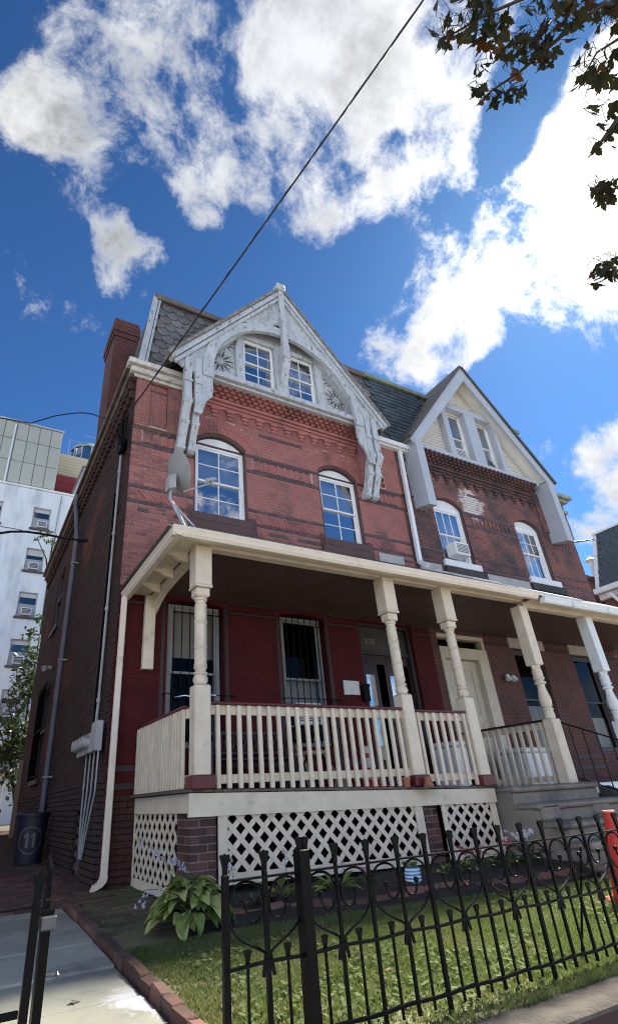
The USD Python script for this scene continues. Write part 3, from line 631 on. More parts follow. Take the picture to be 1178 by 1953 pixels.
# chimney on the side wall
ch = MB(); arr = []
for k in range(47):
    z = 7.72 + .076 * k; e = .0 if k < 39 else (.03 if k < 41 else .06)
    if k >= 45: e = .03
    x0, x1, y0, y1 = 1.60 - e, 2.18 + e, 2.1 - e, 3.12 + e; off = .1 * (k % 2)
    for a in np.arange(x0 - off, x1, .215):
        p, q = max(a, x0), min(a + .206, x1)
        if q - p > .02: arr += [(p, q, y0, y0 + .03, z + .009, z + .076), (p, q, y1 - .03, y1, z + .009, z + .076)]
    for a in np.arange(y0 + .03 - off, y1 - .03, .215):
        p, q = max(a, y0 + .03), min(a + .206, y1 - .03)
        if q - p > .02: arr += [(x0, x0 + .03, p, q, z + .009, z + .076), (x1 - .03, x1, p, q, z + .009, z + .076)]
ck = obj("chimney", MB().box(1.615, 2.165, 2.115, 3.105, 7.79, 11.28), mortar_dark, HL)
obj("chimney_brickwork", boxes(arr), M("chimney_brick", (.10, .034, .027), (.06, .026, .023), rough=.85, bump=.2, vary=.3), ck, kind="stuff")

# ---- side wall of the first house (plane x = 1.77), rear wing
sw_open = unary_union([rect(7.1, 8.3, 4.6, 6.4), rect(6.9, 8.2, .7, 2.9), rect(.95, 1.6, -.95, .0)])
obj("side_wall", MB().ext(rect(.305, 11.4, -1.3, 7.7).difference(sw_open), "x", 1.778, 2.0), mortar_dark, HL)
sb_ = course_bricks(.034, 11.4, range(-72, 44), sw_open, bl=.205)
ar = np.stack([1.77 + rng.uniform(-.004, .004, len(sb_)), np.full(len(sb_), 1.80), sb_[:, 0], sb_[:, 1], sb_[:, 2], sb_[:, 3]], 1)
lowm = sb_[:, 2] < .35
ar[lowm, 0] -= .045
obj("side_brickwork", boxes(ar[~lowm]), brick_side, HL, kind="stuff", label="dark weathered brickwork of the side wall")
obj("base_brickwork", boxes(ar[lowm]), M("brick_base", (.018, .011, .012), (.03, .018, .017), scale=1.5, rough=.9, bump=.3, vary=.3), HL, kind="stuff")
obj("rear_wall", MB().box(1.78, 8.3, 11.2, 11.4, -1.3, 7.7), mortar_dark, HL)
dn = MB()
for k in range(52):                                                   # raked dentil bricks below the side cornice
    y = .12 + k * .215
    dn.cbox(1.66, 1.78, y, y + .09, 7.28, 7.48, .004); dn.cbox(1.70, 1.78, y + .02, y + .12, 7.08, 7.27, .004)
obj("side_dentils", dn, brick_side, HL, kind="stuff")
gz = MB().quad((1.86, 6.92, .72), (1.86, 8.18, .72), (1.86, 8.18, 2.88), (1.86, 6.92, 2.88)).quad((1.86, 7.12, 4.62), (1.86, 8.28, 4.62), (1.86, 8.28, 6.38), (1.86, 7.12, 6.38))
each("side_window_glass", gz, pane_dim, HL)
fz = MB()
for (a, b, c_, d_) in ((6.9, 8.2, .7, 2.9), (7.1, 8.3, 4.6, 6.4)):
    fz.box(1.79, 1.85, a, a + .07, c_, d_); fz.box(1.79, 1.85, b - .07, b, c_, d_); fz.box(1.79, 1.85, a + .07, b - .07, (c_ + d_) / 2, (c_ + d_) / 2 + .06); fz.cbox(1.70, 1.86, a - .05, b + .05, c_ - .12, c_ - .003, .01)
each("side_window_frame", fz, M("dark_frame", (.05, .05, .055), rough=.5), HL)
gr = MB()
for y in np.arange(6.85, 8.3, .15): gr.tube([(1.66, y, .68), (1.66, y, 2.95)], .011, 5)
for z in (.75, 1.8, 2.85): gr.bar((1.66, 6.8, z), (1.66, 8.3, z), .03, .012)
for y in (6.82, 8.28):
    for z in (.75, 2.85): gr.bar((1.66, y, z), (1.80, y, z), .03, .012)
obj("window_grille", gr, black_iron, HL, label="black iron grille over the ground floor side window")
# ================================================================ front porch of the first house
FP = thing("front_porch", "cream painted wooden front porch with turned posts, lattice skirt and red handrail", "porch", (4.5, -1.2, -1.0))
FP2 = thing("front_porch", "second house's porch with white gutter and turned posts beside the black iron handrail", "porch", (10.5, -1.2, -1.0))
def zd(x): return .118 - .028 * (x - 2.33)
deck_wood = M("deck_wood", (.12, .095, .08), (.07, .058, .05), scale=6, rough=.75, bump=.2, vary=.3)
ceil_wood = M("ceiling_wood", (.095, .052, .047), (.07, .042, .038), scale=3, rough=.6)
x = 2.12
while x < 6.78:
    obj("deck_board", MB().cbox(x, x + .108, -2.06, .0, zd(x) - .03, zd(x), .004), deck_wood, FP); x += .113
obj("deck_boards", MB().box(6.80, 8.56, -2.0, .0, -.06, -.025), stone, FP)
cb = MB(); xs = np.arange(2.40, 8.62, .09)
cb.add(*boxes(np.array([(a, a + .086, -1.92, .0, 3.035, 3.06) for a in xs])))
obj("ceiling", cb, ceil_wood, FP, kind="stuff")
cb = MB(); cb.add(*boxes(np.array([(a, a + .086, -1.92, .0, 3.036, 3.061) for a in np.arange(8.625, 15.3, .09)])))
obj("ceiling", cb, ceil_wood, FP2, kind="stuff")
# roofs
R1 = MB(); e, zt, xh = 2.99, 4.37, 3.1
def slab(pts, t=.035):
    p = np.array(pts, float); n = np.cross(p[1] - p[0], p[2] - p[0]); n /= np.linalg.norm(n); n = n if n[2] > 0 else -n
    k = len(p); f = [[0, i, i + 1] for i in range(1, k - 1)] + [[k, k + i + 1, k + i] for i in range(1, k - 1)] + [q for i in range(k) for q in ([i, k + i, k + (i + 1) % k], [i, k + (i + 1) % k, (i + 1) % k])]
    return np.vstack([p, p + n * t]), np.array(f)
R1.add(*slab([(1.78, -2.40, e), (8.60, -2.40, e - .02), (8.60, -.002, zt), (xh, -.002, zt)])); R1.add(*slab([(1.78, -2.40, e), (xh, -.002, zt), (1.78, -.002, e + .02)]))
for k in range(1, 8):
    t = k / 8.6; y = -2.40 + 2.40 * t; z = e + (zt - e) * t + .04
    R1.obox(((1.78 + (xh - 1.78) * t + 8.6) / 2, y + .12, z + .07), ((8.6 - 1.78 - (xh - 1.78) * t) / 2, 0, 0), np.array([0, .14, .08]), np.array([0, -.006, .010]))
obj("porch_roof", R1, asphalt_roof, FP)
R2 = MB().add(*slab([(8.62, -2.40, 2.94), (15.3, -2.40, 2.92), (15.3, -.002, 4.34), (8.62, -.002, 4.34)]))
obj("porch_roof", R2, asphalt_roof, FP2)
fl = MB(); memb = M("roof_coating", (.80, .82, .84), (.62, .64, .66), scale=5, rough=.6)
fl.add(*slab([(7.85, -1.75, 3.425), (8.60, -1.75, 3.42), (8.60, -.9, 3.915), (7.85, -.9, 3.92)], .03)); obj("white_flashing", fl, memb, FP)
fl = MB().add(*slab([(8.62, -1.75, 3.36), (11.1, -1.75, 3.35), (11.1, -.7, 3.97), (8.62, -.7, 3.97)], .05)); obj("white_flashing", fl, memb, FP2)
def gutter_poly(y, z): return Polygon([(y + .10, z), (y + .03, z), (y, z + .035), (y - .005, z + .06), (y - .03, z + .095), (y - .03, z + .115), (y - .015, z + .115), (y + .10, z + .115)])
gm = M("cream_gutter", (.72, .64, .54), (.66, .58, .48), scale=6, rough=.3, dirt=(.42, .35, .28), dscale=3, dlo=.62, dhi=.8)
g = MB().ext(gutter_poly(-2.42, 2.895), "x", 1.80, 8.60)
gp = gutter_poly(0, 0)
sg = MB().ext(gp, "y", -2.42, -.0); sg.map(lambda v: np.stack([1.82 + v[:, 0], v[:, 1], 2.895 + v[:, 2] - .012 * (v[:, 1] + 2.42)], 1))
obj("gutter", g, gm, FP); obj("gutter", sg, gm, FP)
g2 = MB().ext(gutter_poly(-2.44, 2.845), "x", 8.72, 15.4); obj("gutter", g2, alum, FP2)
gs = MB()
for xx in (9.5, 10.6, 11.8): gs.cbox(xx, xx + .03, -2.478, -2.40, 2.84, 2.965, .003)
each("gutter_strap", gs, alum, FP2)
so = MB(); so.box(1.92, 8.60, -2.318, -2.07, 2.985, 3.0); so.box(1.92, 2.24, -2.07, -.0, 2.983, 2.998)
each("soffit", so, cream, FP)
bm = MB(); bm.cbox(2.22, 8.60, -2.07, -1.93, 2.955, 3.12, .008)
bm.ext(Polygon([(-1.93, 2.98), (-.0, 2.98), (-.0, 2.70), (-.22, 2.80), (-.50, 2.87), (-1.0, 2.90), (-1.93, 2.91)]), "x", 2.26, 2.38)
each("porch_beam", bm, cream, FP)
rt = MB()
for y in (-1.75, -1.15, -.55): rt.ext(Polygon([(1.93, 2.985), (2.25, 2.985), (2.25, 2.86), (2.12, 2.88), (2.06, 2.92), (1.93, 2.94)]), "y", y, y + .07)
each("rafter_tail", rt, cream, FP)
obj("wall_post", MB().cbox(2.17, 2.34, -.10, .0, 1.80, 2.97, .01), cream, FP)
b2 = MB(); b2.cbox(8.62, 15.3, -2.07, -1.93, 2.86, 3.05, .008); b2.box(8.62, 15.3, -2.335, -2.07, 2.925, 2.94)
obj("porch_beam", b2, cream, FP2)
# posts
def post(P, x, y, mat, zb, style=0):
    m = MB()
    if style == 0:
        m.cbox(x - .112, x + .112, y - .112, y + .112, 2.42, 2.955, .008)
        m.add(*cboxes(np.array([(x - .118, x + .118, y - .118, y + .118, 2.39, 2.42)]), .006))
        m.cbox(x - .095, x + .095, y - .095, y + .095, 2.27, 2.39, .02)
        pr = [(.0, 2.27), (.075, 2.268), (.082, 2.255), (.082, 2.235), (.066, 2.225), (.066, 2.19), (.076, 2.18), (.076, 2.155), (.070, 2.145)]
        for za, zb_ in ((2.145, 1.97), (1.93, 1.66), (1.62, 1.43)): pr += [(.074, za - .02), (.076, (za + zb_) / 2), (.073, zb_ + .02), (.080, zb_ + .008), (.080, zb_ - .004), (.074, zb_ - .012), (.081, zb_ - .022), (.081, zb_ - .034), (.073, zb_ - .04)]
        pr += [(.064, 1.375), (.064, 1.36), (.084, 1.345), (.084, 1.33), (.068, 1.32), (.086, 1.285), (.090, 1.255), (.078, 1.225), (.066, 1.21), (.0, 1.205)]
        m.lathe(pr, (x, y, 0), 24)
        m.cbox(x - .10, x + .10, y - .10, y + .10, .24 + zb - .118, 1.205, .022)
        p = obj("post", m, mat, P, smooth=32)
        obj("post_base", MB().cbox(x - .128, x + .128, y - .128, y + .128, zb + .001, zb + .135, .008), oxblood, P)
    else:
        m.cbox(x - .105, x + .105, y - .105, y + .105, 1.80, 2.86, .012)
        m.add(*MB().lathe([(.0, 1.80), (.10, 1.80), (.075, 1.70), (.0, 1.70)], (x, y, 0), 4).mesh())
        pr = [(.0, 1.72), (.082, 1.72), (.082, 1.60), (.092, 1.585), (.092, 1.565), (.070, 1.55), (.070, 1.53), (.094, 1.515), (.094, 1.49), (.066, 1.475), (.060, 1.45), (.066, 1.40), (.090, 1.28), (.098, 1.21), (.086, 1.13), (.066, 1.10), (.088, 1.085), (.088, 1.06), (.074, 1.05), (.086, .98), (.078, .92), (.0, .92)]
        m.lathe(pr, (x, y, 0), 24); m.cbox(x - .105, x + .105, y - .105, y + .105, zb, .925, .022)
        obj("post", m, mat, P, smooth=32)
for x_ in (2.33, 5.40, 6.63): post(FP, x_, -2.0, cream, zd(x_))
post(FP2, 8.55, -2.0, cream, -.05, 1); post(FP2, 10.50, -2.0, white_trim, -.10, 1); post(FP2, 12.5, -2.0, white_trim, -.10, 1)
# railings: red cap, cream rails, square balusters nailed to their outside
def railing(P, a, b, ztop, zlow, n, w=.05, first=None, end=None, dirn="x", fixed=-2.0, capm=oxblood, mat=cream):
    cap, rl = MB(), MB()
    def bx(m, u0, u1, v0, v1, z0, z1, c=.004):
        (m.cbox(u0, u1, fixed + v0, fixed + v1, z0, z1, c) if dirn == "x" else m.cbox(fixed + v0, fixed + v1, u0, u1, z0, z1, c))
    bx(cap, a, b, -.065, .065, ztop - .032, ztop, .008)
    bx(rl, a, b, -.015, .025, ztop - .14, ztop - .033); bx(rl, a, b, -.015, .025, zlow + .04, zlow + .13)
    obj("handrail", cap, capm, P); each("rail", rl, mat, P)
    f = first if first is not None else a + .08; e_ = end if end is not None else b - .08
    for u in np.linspace(f, e_, n):
        m = MB(); j = rnd.uniform(-.004, .004); zb = zlow - .004 + (zd(u) - zd(a) if dirn == "x" else 0)
        bx(m, u - w / 2 + j, u + w / 2 + j, -.058, -.0155, zb, ztop - .036, .005)
        obj("baluster", m, mat, P)
railing(FP, 2.43, 5.30, 1.02, .125, 21, first=2.53, end=5.20)
railing(FP, 5.50, 6.53, 1.00, .045, 7, first=5.58, end=6.47)
railing(FP, -1.90, -.02, .99, .135, 19, w=.05, first=-1.84, end=-.06, dirn="y", fixed=2.22)
railing(FP2, -1.90, -.02, .93, -.045, 13, w=.05, first=-1.82, end=-.1, dirn="y", fixed=8.55, capm=M("black_rail_paint", (.02, .014, .016), rough=.4))
# fascia, lattice skirt, brick piers
fz = MB(); fz.add([(2.19, -2.045, -.135), (6.78, -2.045, -.215), (6.78, -2.045, zd(6.78) - .035), (2.19, -2.045, zd(2.2) - .035), (2.19, -2.0, -.135), (6.78, -2.0, -.215), (6.78, -2.0, zd(6.78) - .035), (2.19, -2.0, zd(2.2) - .035)], [[0, 1, 2, 3], [5, 4, 7, 6], [4, 0, 3, 7], [1, 5, 6, 2], [4, 5, 1, 0], [3, 2, 6, 7]])
obj("fascia_board", fz, cream, FP)
obj("fascia_board", MB().cbox(2.19, 2.225, -1.998, -.0, -.10, zd(2.2) - .035, .004), cream, FP)
obj("rim_joist", MB().box(2.25, 6.76, -1.98, -.02, -.09, zd(6.7) - .04), deck_wood, FP)
def lattice(x0, x1, z0, z1, to3, fr=(.09, .0, .09, .0), sp=.190, sw=.054):
    "crossed slats, two layers, clipped to the opening; to3(u, w, depth) -> point"
    fr_m = MB(); rects = []
    if fr[0]: rects.append((x0 - fr[0], x0, z0 - fr[1], z1))
    if fr[2]: rects.append((x1, x1 + fr[2], z0 - fr[1], z1))
    if fr[1]: rects.append((x0, x1, z0 - fr[1], z0))
    def put(poly, d0, d1):
        m = MB().ext(poly, "y", d0, d1); m.map(lambda v: np.array([to3(*q) for q in np.stack([v[:, 0], v[:, 2], v[:, 1]], 1)])); return m
    for r in rects: fr_m.merge(put(rect(*[r[0], r[1], r[2], r[3]]), -.018, .0))
    L = obj("lattice_panel", fr_m, cream, FP)
    clip = rect(x0 - .015, x1 + .015, z0 - .01, z1); w, h = x1 - x0, z1 - z0
    for sgn, d in ((1, .010), (-1, .003)):
        for u in np.arange(x0 - h - .2, x1 + .4, sp):
            a = np.array([u, z0 - .1]) if sgn > 0 else np.array([u + h, z0 - .1]); q = np.array([sgn, 1.0]) / math.sqrt(2); n = np.array([-q[1], q[0]]) * sw / 2
            p = Polygon([a - n, a + q * 3 - n, a + q * 3 + n, a + n]).intersection(clip)
            if p.is_empty or p.area < 6e-4: continue
            obj("slat", put(p, d, d + .006), cream, L)
lattice(2.63, 5.26, -.66, -.06, lambda u, w, d: (u, -2.012 + d, w - .022 * (u - 2.63)), fr=(.105, .10, .125, 0))
lattice(5.79, 6.64, -.66, -.13, lambda u, w, d: (u, -2.012 + d, w - .022 * (u - 5.79) - .065), fr=(.07, .10, .11, 0))
lattice(-1.57, -.03, -.80, -.06, lambda u, w, d: (2.215 + d, u, w), fr=(.0, .10, .055, 0))
pier_b = M("pier_brick", (.105, .04, .034), (.05, .03, .03), scale=4, rough=.8, bump=.25, vary=.5)
for (x0, x1, y0, y1, zt_) in ((2.23, 2.525, -1.985, -1.58, -.10), (5.42, 5.71, -1.95, -1.6, -.17)):
    PR = obj("brick_pier", MB().box(x0 + .006, x1 - .006, y0 + .006, y1, -1.05, zt_ - .01), M("pier_mortar", (.24, .20, .175), (.16, .135, .12), rough=.9), FP) if x0 < 3 else obj("brick_pier", MB().box(x0 + .006, x1 - .006, y0 + .006, y1, -1.05, zt_ - .01), UsdShade.Material.Get(stage, LK + "pier_mortar"), FP)
    k = 0; z = -1.0
    while z < zt_ - .04:
        off = 0 if k % 2 else .1; e_ = rnd.uniform(-.006, .006)
        for a in np.arange(x0 - off, x1, .2):
            p, q = max(a, x0), min(a + .188, x1)
            if q - p > .03: obj("brick", MB().cbox(p + e_, q, y0 + rnd.uniform(-.005, .003), y0 + .09, z + .011, z + .075, .004), pier_b, PR)
        for a in np.arange(y0 + .092 - off, y1, .2):
            p, q = max(a, y0 + .092), min(a + .188, y1)
            if q - p > .03: obj("brick", MB().cbox(x0 - rnd.uniform(-.002, .006), x0 + .09, p, q, z + .011, z + .075, .004), pier_b, PR)
        z += .076; k += 1
# ---- porch walls: painted brick courses, belts, openings (parts of the houses)
pw = course_bricks(1.77, 8.296, range(-72, -16), unary_union(low_L + [rect(1.7, 2.1, -2, -1.3)]), .04)
low_shaded = pw[:, 2] < .12
obj("painted_brickwork", boxes(front_boxes(pw[~low_shaded], .003, .02, .0012)), paint_wall, HL, kind="stuff")
obj("foundation_brickwork", boxes(front_boxes(pw[low_shaded], -.012, .03, .003)), M("low_shaded_brick", (.055, .018, .016), (.03, .014, .014), scale=3, rough=.9, bump=.3, vary=.3), HL, kind="stuff")  # low courses darker: the shade and dirt there are put into the colour
pw = course_bricks(8.304, 15.0, range(-72, -16), unary_union(low_R), .04)
old_low = M("brick_porch_old", (.12, .04, .034), (.07, .03, .028), scale=2, rough=.8, bump=.2, vary=.25)
pieces("brick", by_size(front_boxes(pw, .002, .02, .0015)), old_low, HR, limit=0, rest="porch_brickwork")
bl = MB()
for a, b in ((1.78, 2.50), (3.62, 4.60), (5.66, 6.42), (7.80, 8.30)):
    for z in (2.82, 3.0): bl.cbox(a, b, -.035, .002, z, z + .055, .01)
    bl.cbox(a, b, -.008, .002, .42, .50, .003); bl.cbox(a, b, -.008, .002, .20, .28, .003)
for x_ in (2.50, 3.60, 4.60, 5.66): bl.cbox(x_ - .03, x_ + .03, -.004, .05, .1, 3.0, .004)
each("dark_belt", bl, paint_dark, HL)
bl = MB()
for a, b in ((9.98, 10.8), (11.95, 13.0), (14.1, 14.95)):
    for z in (2.80, 2.98): bl.cbox(a, b, -.03, .002, z, z + .055, .01)
    bl.cbox(a, b, -.008, .002, .42, .50, .003); bl.cbox(a, b, -.008, .002, .20, .28, .003)
each("dark_belt", bl, paint_dark, HR)
lt = MB()
for a, b in ((10.72, 11.98), (12.95, 14.15)): lt.cbox(a, b, -.045, .06, 2.79, 3.03, .015)
each("stone_lintel", lt, M("pale_lintel", (.42, .38, .33), (.32, .29, .26), rough=.7), HR)
def bar_grille(H, x0, x1, z0, z1, y, n, ext):
    m = MB()
    for x_ in np.linspace(x0, x1, n): m.tube([(x_, y, z0), (x_, y, z1)], .0085, 5)
    for z, e0, e1 in ((z1 - .14, .02, .02), (z0 + .72, ext, ext + .12), (z0 + .05, .05, .05)):
        m.bar((x0 - e0, y - .012, z), (x1 + e1, y - .012, z), .03, .010)
    for e_ in (x0 - ext, x1 + ext + .11): m.bar((e_, y - .012, z0 + .72), (e_, .01, z0 + .72), .03, .010)
    return m
for k, (a, b) in enumerate(((2.60, 3.51), (4.69, 5.57))):
    W = window(HL, a, b, .72, 2.93, 0, y=.10, cols=1, ru=1, rl=1, frm=M(f"grey_sash_{'ab'[k]}", (.22, .23, .24) if k else (.26, .27, .27), rough=.5), cover=blind if k == 0 else curtain, cz=(.62, 1.0) if k == 0 else (.30, .52), glass_m=pane_dim, brown=False, out=.06, label="left porch window with a drawn blind behind iron bars" if k == 0 else "porch window with an air conditioner behind iron bars")  # second window: pale strip behind the glass painted in as a bright reflection
    obj("window_bars", bar_grille(HL, a + .05, b - .05, .74, 2.88, -.07, 7, .12), black_iron, W)
# doorway of number 115
dk = M("door_paint", (.035, .012, .014), (.022, .01, .011), rough=.3); dkw = M("vestibule_wood", (.03, .02, .019), (.02, .014, .014), rough=.45)
DW = obj("doorway", MB().box(6.425, 6.50, .06, .28, .10, 2.99).box(7.70, 7.775, .06, .28, .10, 2.99).box(6.5, 7.70, .06, .28, 2.93, 2.99).box(6.5, 7.70, .10, .22, 2.38, 2.46), dkw, HL)
obj("transom_panel", MB().box(6.5, 7.7, .14, .16, 2.465, 2.925), M("transom", (.05, .046, .042), (.035, .032, .03), rough=.4), DW)
for (a, b) in ((6.505, 7.095), (7.105, 7.695)):
    m = MB(); g0, g1 = (a + .03, b - .30) if a < 7 else (a + .05, b - .24)
    m.box(a, g0, .14, .19, .11, 2.375); m.box(g1, b, .14, .19, .11, 2.375); m.box(g0, g1, .14, .19, .11, .50); m.box(g0, g1, .14, .19, 2.0, 2.375)
    for q in (.52, .60): m.cbox(g1 + .06, b - .05, .132, .142, .3, 2.2, .004)
    D = obj("door", m, dk, HL, label="left leaf of the dark red double door" if a < 7 else "right leaf of the dark red double door")
    ty = -.004
    obj("door_glass", MB().quad((g0, .16, .50), (g1, .16 + ty, .50), (g1, .16 + ty, 2.0), (g0, .16, 2.0)), glass("door_glass_mirror", base=.55) if a < 7 else UsdShade.Material.Get(stage, LK + "door_glass_mirror"), D)
    if a > 7: obj("door_knob", MB().lathe([(0, -.05), (.028, -.045), (.036, -.02), (.028, 0), (.015, .02), (.015, .05)], (a + .03, .11, 1.10), 12, ax=[[1, 0, 0], [0, 0, 1], [0, 1, 0]]), M("brass", (.75, .62, .35), rough=.25, metal=1.0), D, smooth=40)
num = meshkit.text_mesh("115", .095, .006, bold=True); v = np.array(num.vertices)
obj("house_number", (np.stack([6.64 + v[:, 0], .139 - v[:, 2], 2.60 + v[:, 1]], 1), np.array(num.faces)), M("number_paint", (.25, .22, .17), rough=.5), DW)
obj("wall_sign", MB().cbox(5.885, 6.235, -.03, -.004, 1.57, 1.82, .004), M("pale_sign", (.62, .63, .61), (.52, .53, .52), scale=4, rough=.45), HL, label="pale blank plaque beside the front door")
mbx = MB().cbox(6.27, 6.41, -.10, -.004, 1.46, 1.74, .012); mbx.cbox(6.265, 6.415, -.11, -.09, 1.70, 1.76, .006)
obj("mailbox", mbx, black_iron, HL)
# white door of the second house
wd = M("old_white_door", (.52, .47, .38), (.44, .39, .31), scale=3, rough=.5, bump=.05); wdf = M("old_white_frame", (.56, .50, .41), (.47, .42, .34), scale=3, rough=.5)
m = MB(); m.cbox(8.50, 8.62, -.02, .20, -.05, 2.66, .01); m.cbox(9.62, 9.92, -.02, .20, -.05, 2.66, .01); m.cbox(8.62, 9.62, -.02, .20, 2.42, 2.66, .01); m.cbox(8.50, 9.92, .0, .2, 2.86, 2.95, .008); m.cbox(9.82, 9.92, .0, .2, 2.665, 2.855, .008)
DF = obj("door_frame", m, wdf, HR)
obj("transom_glass", MB().quad((8.5, .12, 2.66), (9.84, .12, 2.66), (9.84, .12, 2.86), (8.5, .12, 2.86)), pane_dim, DF)
m = MB().box(8.625, 9.615, .12, .17, -.05, 2.415); m.cbox(8.625, 8.80, .10, .12, -.05, 2.41, .006); m.cbox(9.44, 9.615, .10, .12, -.05, 2.41, .006)
for z0_, z1_ in ((2.22, 2.41), (1.12, 1.30), (-.05, .2)): m.cbox(8.80, 9.44, .10, .12, z0_, z1_, .006)
m.cbox(8.92, 9.32, .104, .12, 1.40, 2.12, .01); m.cbox(8.92, 9.32, .104, .12, .30, 1.02, .01)
obj("door", m, wd, HR, label="cream panelled door")
W5 = window(HR, 10.88, 11.84, .56, 2.77, 0, y=.10, cols=1, ru=1, rl=1, frm=M("dark_sash", (.06, .06, .065), rough=.5), cover=curtain, cz=(0, .45), glass_m=pane_dim, out=.06)
W6 = window(HR, 13.07, 14.03, .56, 2.77, 0, y=.10, cols=1, ru=1, rl=1, frm=stage and UsdShade.Material.Get(stage, LK + "dark_sash"), cover=curtain, cz=(0, .35), glass_m=pane_dim, out=.06)
# twin floodlight on the wall
fl = MB(); fl.lathe([(.0, .0), (.07, 0), (.07, .03), (.0, .035)], (10.42, 0, 2.10), 14, ax=[[1, 0, 0], [0, 0, 1], [0, -1, 0]])
for dx in (-.12, .06):
    c_ = np.array([10.42 + dx, -.10, 2.04]); fl.tube([(10.42, -.03, 2.10), c_], .014, 6); fl.lathe([(.0, -.05), (.035, -.05), (.05, -.02), (.075, .05), (.07, .05), (.0, .03)], c_, 14, ax=[[1, 0, 0], [0, .5, .86], [0, -.86, .5]])
tag(obj("wall_lamp", fl, white_trim, smooth=35), "small twin floodlight on the second house's porch wall beside the cream door", "wall lamp")
# ---- second porch: stone deck, steps, iron handrail
obj("porch_floor", MB().cbox(8.57, 15.3, -2.08, .0, -.22, -.055, .01), stone, FP2)
obj("porch_floor_edge", MB().cbox(9.0, 15.3, -2.13, -2.082, -.20, -.05, .01), white_trim, FP2)
obj("porch_base", MB().box(9.0, 15.3, -2.05, -1.9, -1.2, -.221), brick_old, FP2)
SP = thing("stone_steps", "worn grey stone steps leading up to the porch between turned posts", "steps", (7.8, -2.6, -1.0))
for k in range(5):
    z = -.03 - .215 * k; y0 = -2.02 - .30 * k; jx = [0, .02, .05, .12, .2][k]
    m = MB(); m.cbox(6.80, 8.78 + jx, y0 - .34, y0 + .02 if k else -1.9, z - .075, z, .024)
    obj("tread", m, stone, SP, label="uppermost tread at porch level" if k == 0 else None)
    obj("riser", MB().cbox(6.83, 8.74 + jx, y0 - .28, y0 + .3 - .29, z - .30, z - .076, .015), stone, SP)
obj("step_core", MB().ext(Polygon([(-1.95, -.1), (-2.25, -.1), (-2.25, -.32), (-2.55, -.32), (-2.55, -.53), (-2.85, -.53), (-2.85, -.75), (-3.15, -.75), (-3.15, -1.2), (-1.95, -1.2)]), "x", 6.815, 8.7), stone, SP)
blk = MB().cbox(6.86, 7.25, -2.66, -2.32, -.46, -.255, .03); obj("broken_block", blk, stone, SP, label="pale broken stone block on the second tread")
blk = MB().cbox(8.0, 8.4, -2.63, -2.30, -.45, -.26, .03); obj("broken_block", blk, stone, SP)
ckm = M("dark_stone", (.06, .058, .055), (.035, .034, .033), scale=3, rough=.9, bump=.35)
obj("cheek_wall", MB().ext(Polygon([(-2.05, -.06), (-3.5, -.72), (-3.5, -1.2), (-2.05, -1.2)]), "x", 9.05, 9.35), ckm, SP)
HRL = thing("iron_handrail", "thin black iron handrail running down from the fourth porch post", "handrail", (8.7, -2.8, -1.0))
p0, p1 = np.array([8.66, -2.08, .86]), np.array([9.0, -3.7, .10])
mm = MB().bar(p0, p1, .035, .02); mm.bar(p0 - (0, 0, .82), p1 - (0, 0, .72), .025, .015); mm.bar(p0 + (-.05, .03, 0), p0, .02, .02); mm.bar(p0 + (-.05, .03, -.82), p0 - (0, 0, .82), .02, .02)
obj("rail", mm, black_iron, HRL)
for k in range(9):
    q = p0 + (p1 - p0) * (k + .6) / 9; obj("baluster", MB().tube([q, q - (0, 0, .80)], .009, 5), black_iron, HRL)
obj("post", MB().tube([p1, p1 - (0, 0, 1.15)], .016, 6), black_iron, HRL)
# ================================================================ ground, walk, lawn
def zg(y): return -.90 + .036 * np.minimum(y, 0) + .03 * np.clip(y, 0, 14)
soil = M("garden_soil", (.045, .034, .026), (.025, .019, .015), scale=14, rough=.95, bump=.8, bscale=40)
xs = np.concatenate([[-220, -60, -20, -8, -4], np.arange(-2, 16.1, .5), [18, 25, 60, 220]]); ys = np.concatenate([np.arange(-5.2, 0.01, .2), np.arange(.5, 14.1, .5), [20, 26, 60, 220]])
def sheet(x0s, y0s, dz=0., fn=zg):
    X, Y = np.meshgrid(x0s, y0s, indexing="ij"); v = np.stack([X, Y, np.broadcast_to(fn(Y) + dz, X.shape)], -1).reshape(-1, 3); n, m = X.shape
    i, j = np.meshgrid(np.arange(n - 1), np.arange(m - 1), indexing="ij"); a = i * m + j
    return v, np.stack([a, a + m, a + m + 1, a + 1], -1).reshape(-1, 4)
obj("ground", MB().add(*sheet(xs, ys, -.03)), M("ground_earth", (.10, .085, .06), (.06, .055, .035), scale=1.5, rough=.95, bump=.5), kind="structure")
obj("sidewalk", MB().add(*sheet(np.array([-220., -20, -5, 0, 5, 10, 20, 220]), np.array([-220., -60, -12, -9, -7, -5.40]), 0, lambda Y: np.full_like(Y, -1.52))), M("concrete_walk", (.36, .34, .31), (.28, .265, .24), scale=2, rough=.9, bump=.2), kind="structure")
lawn_c = M("lawn_ground", (.15, .15, .075), (.21, .175, .11), scale=3, rough=.95, bump=.5, bscale=50)
obj("lawn", MB().add(*sheet(np.linspace(1.36, 15, 30), np.linspace(-5.12, -1.9, 18), 0.0)), lawn_c, kind="structure")
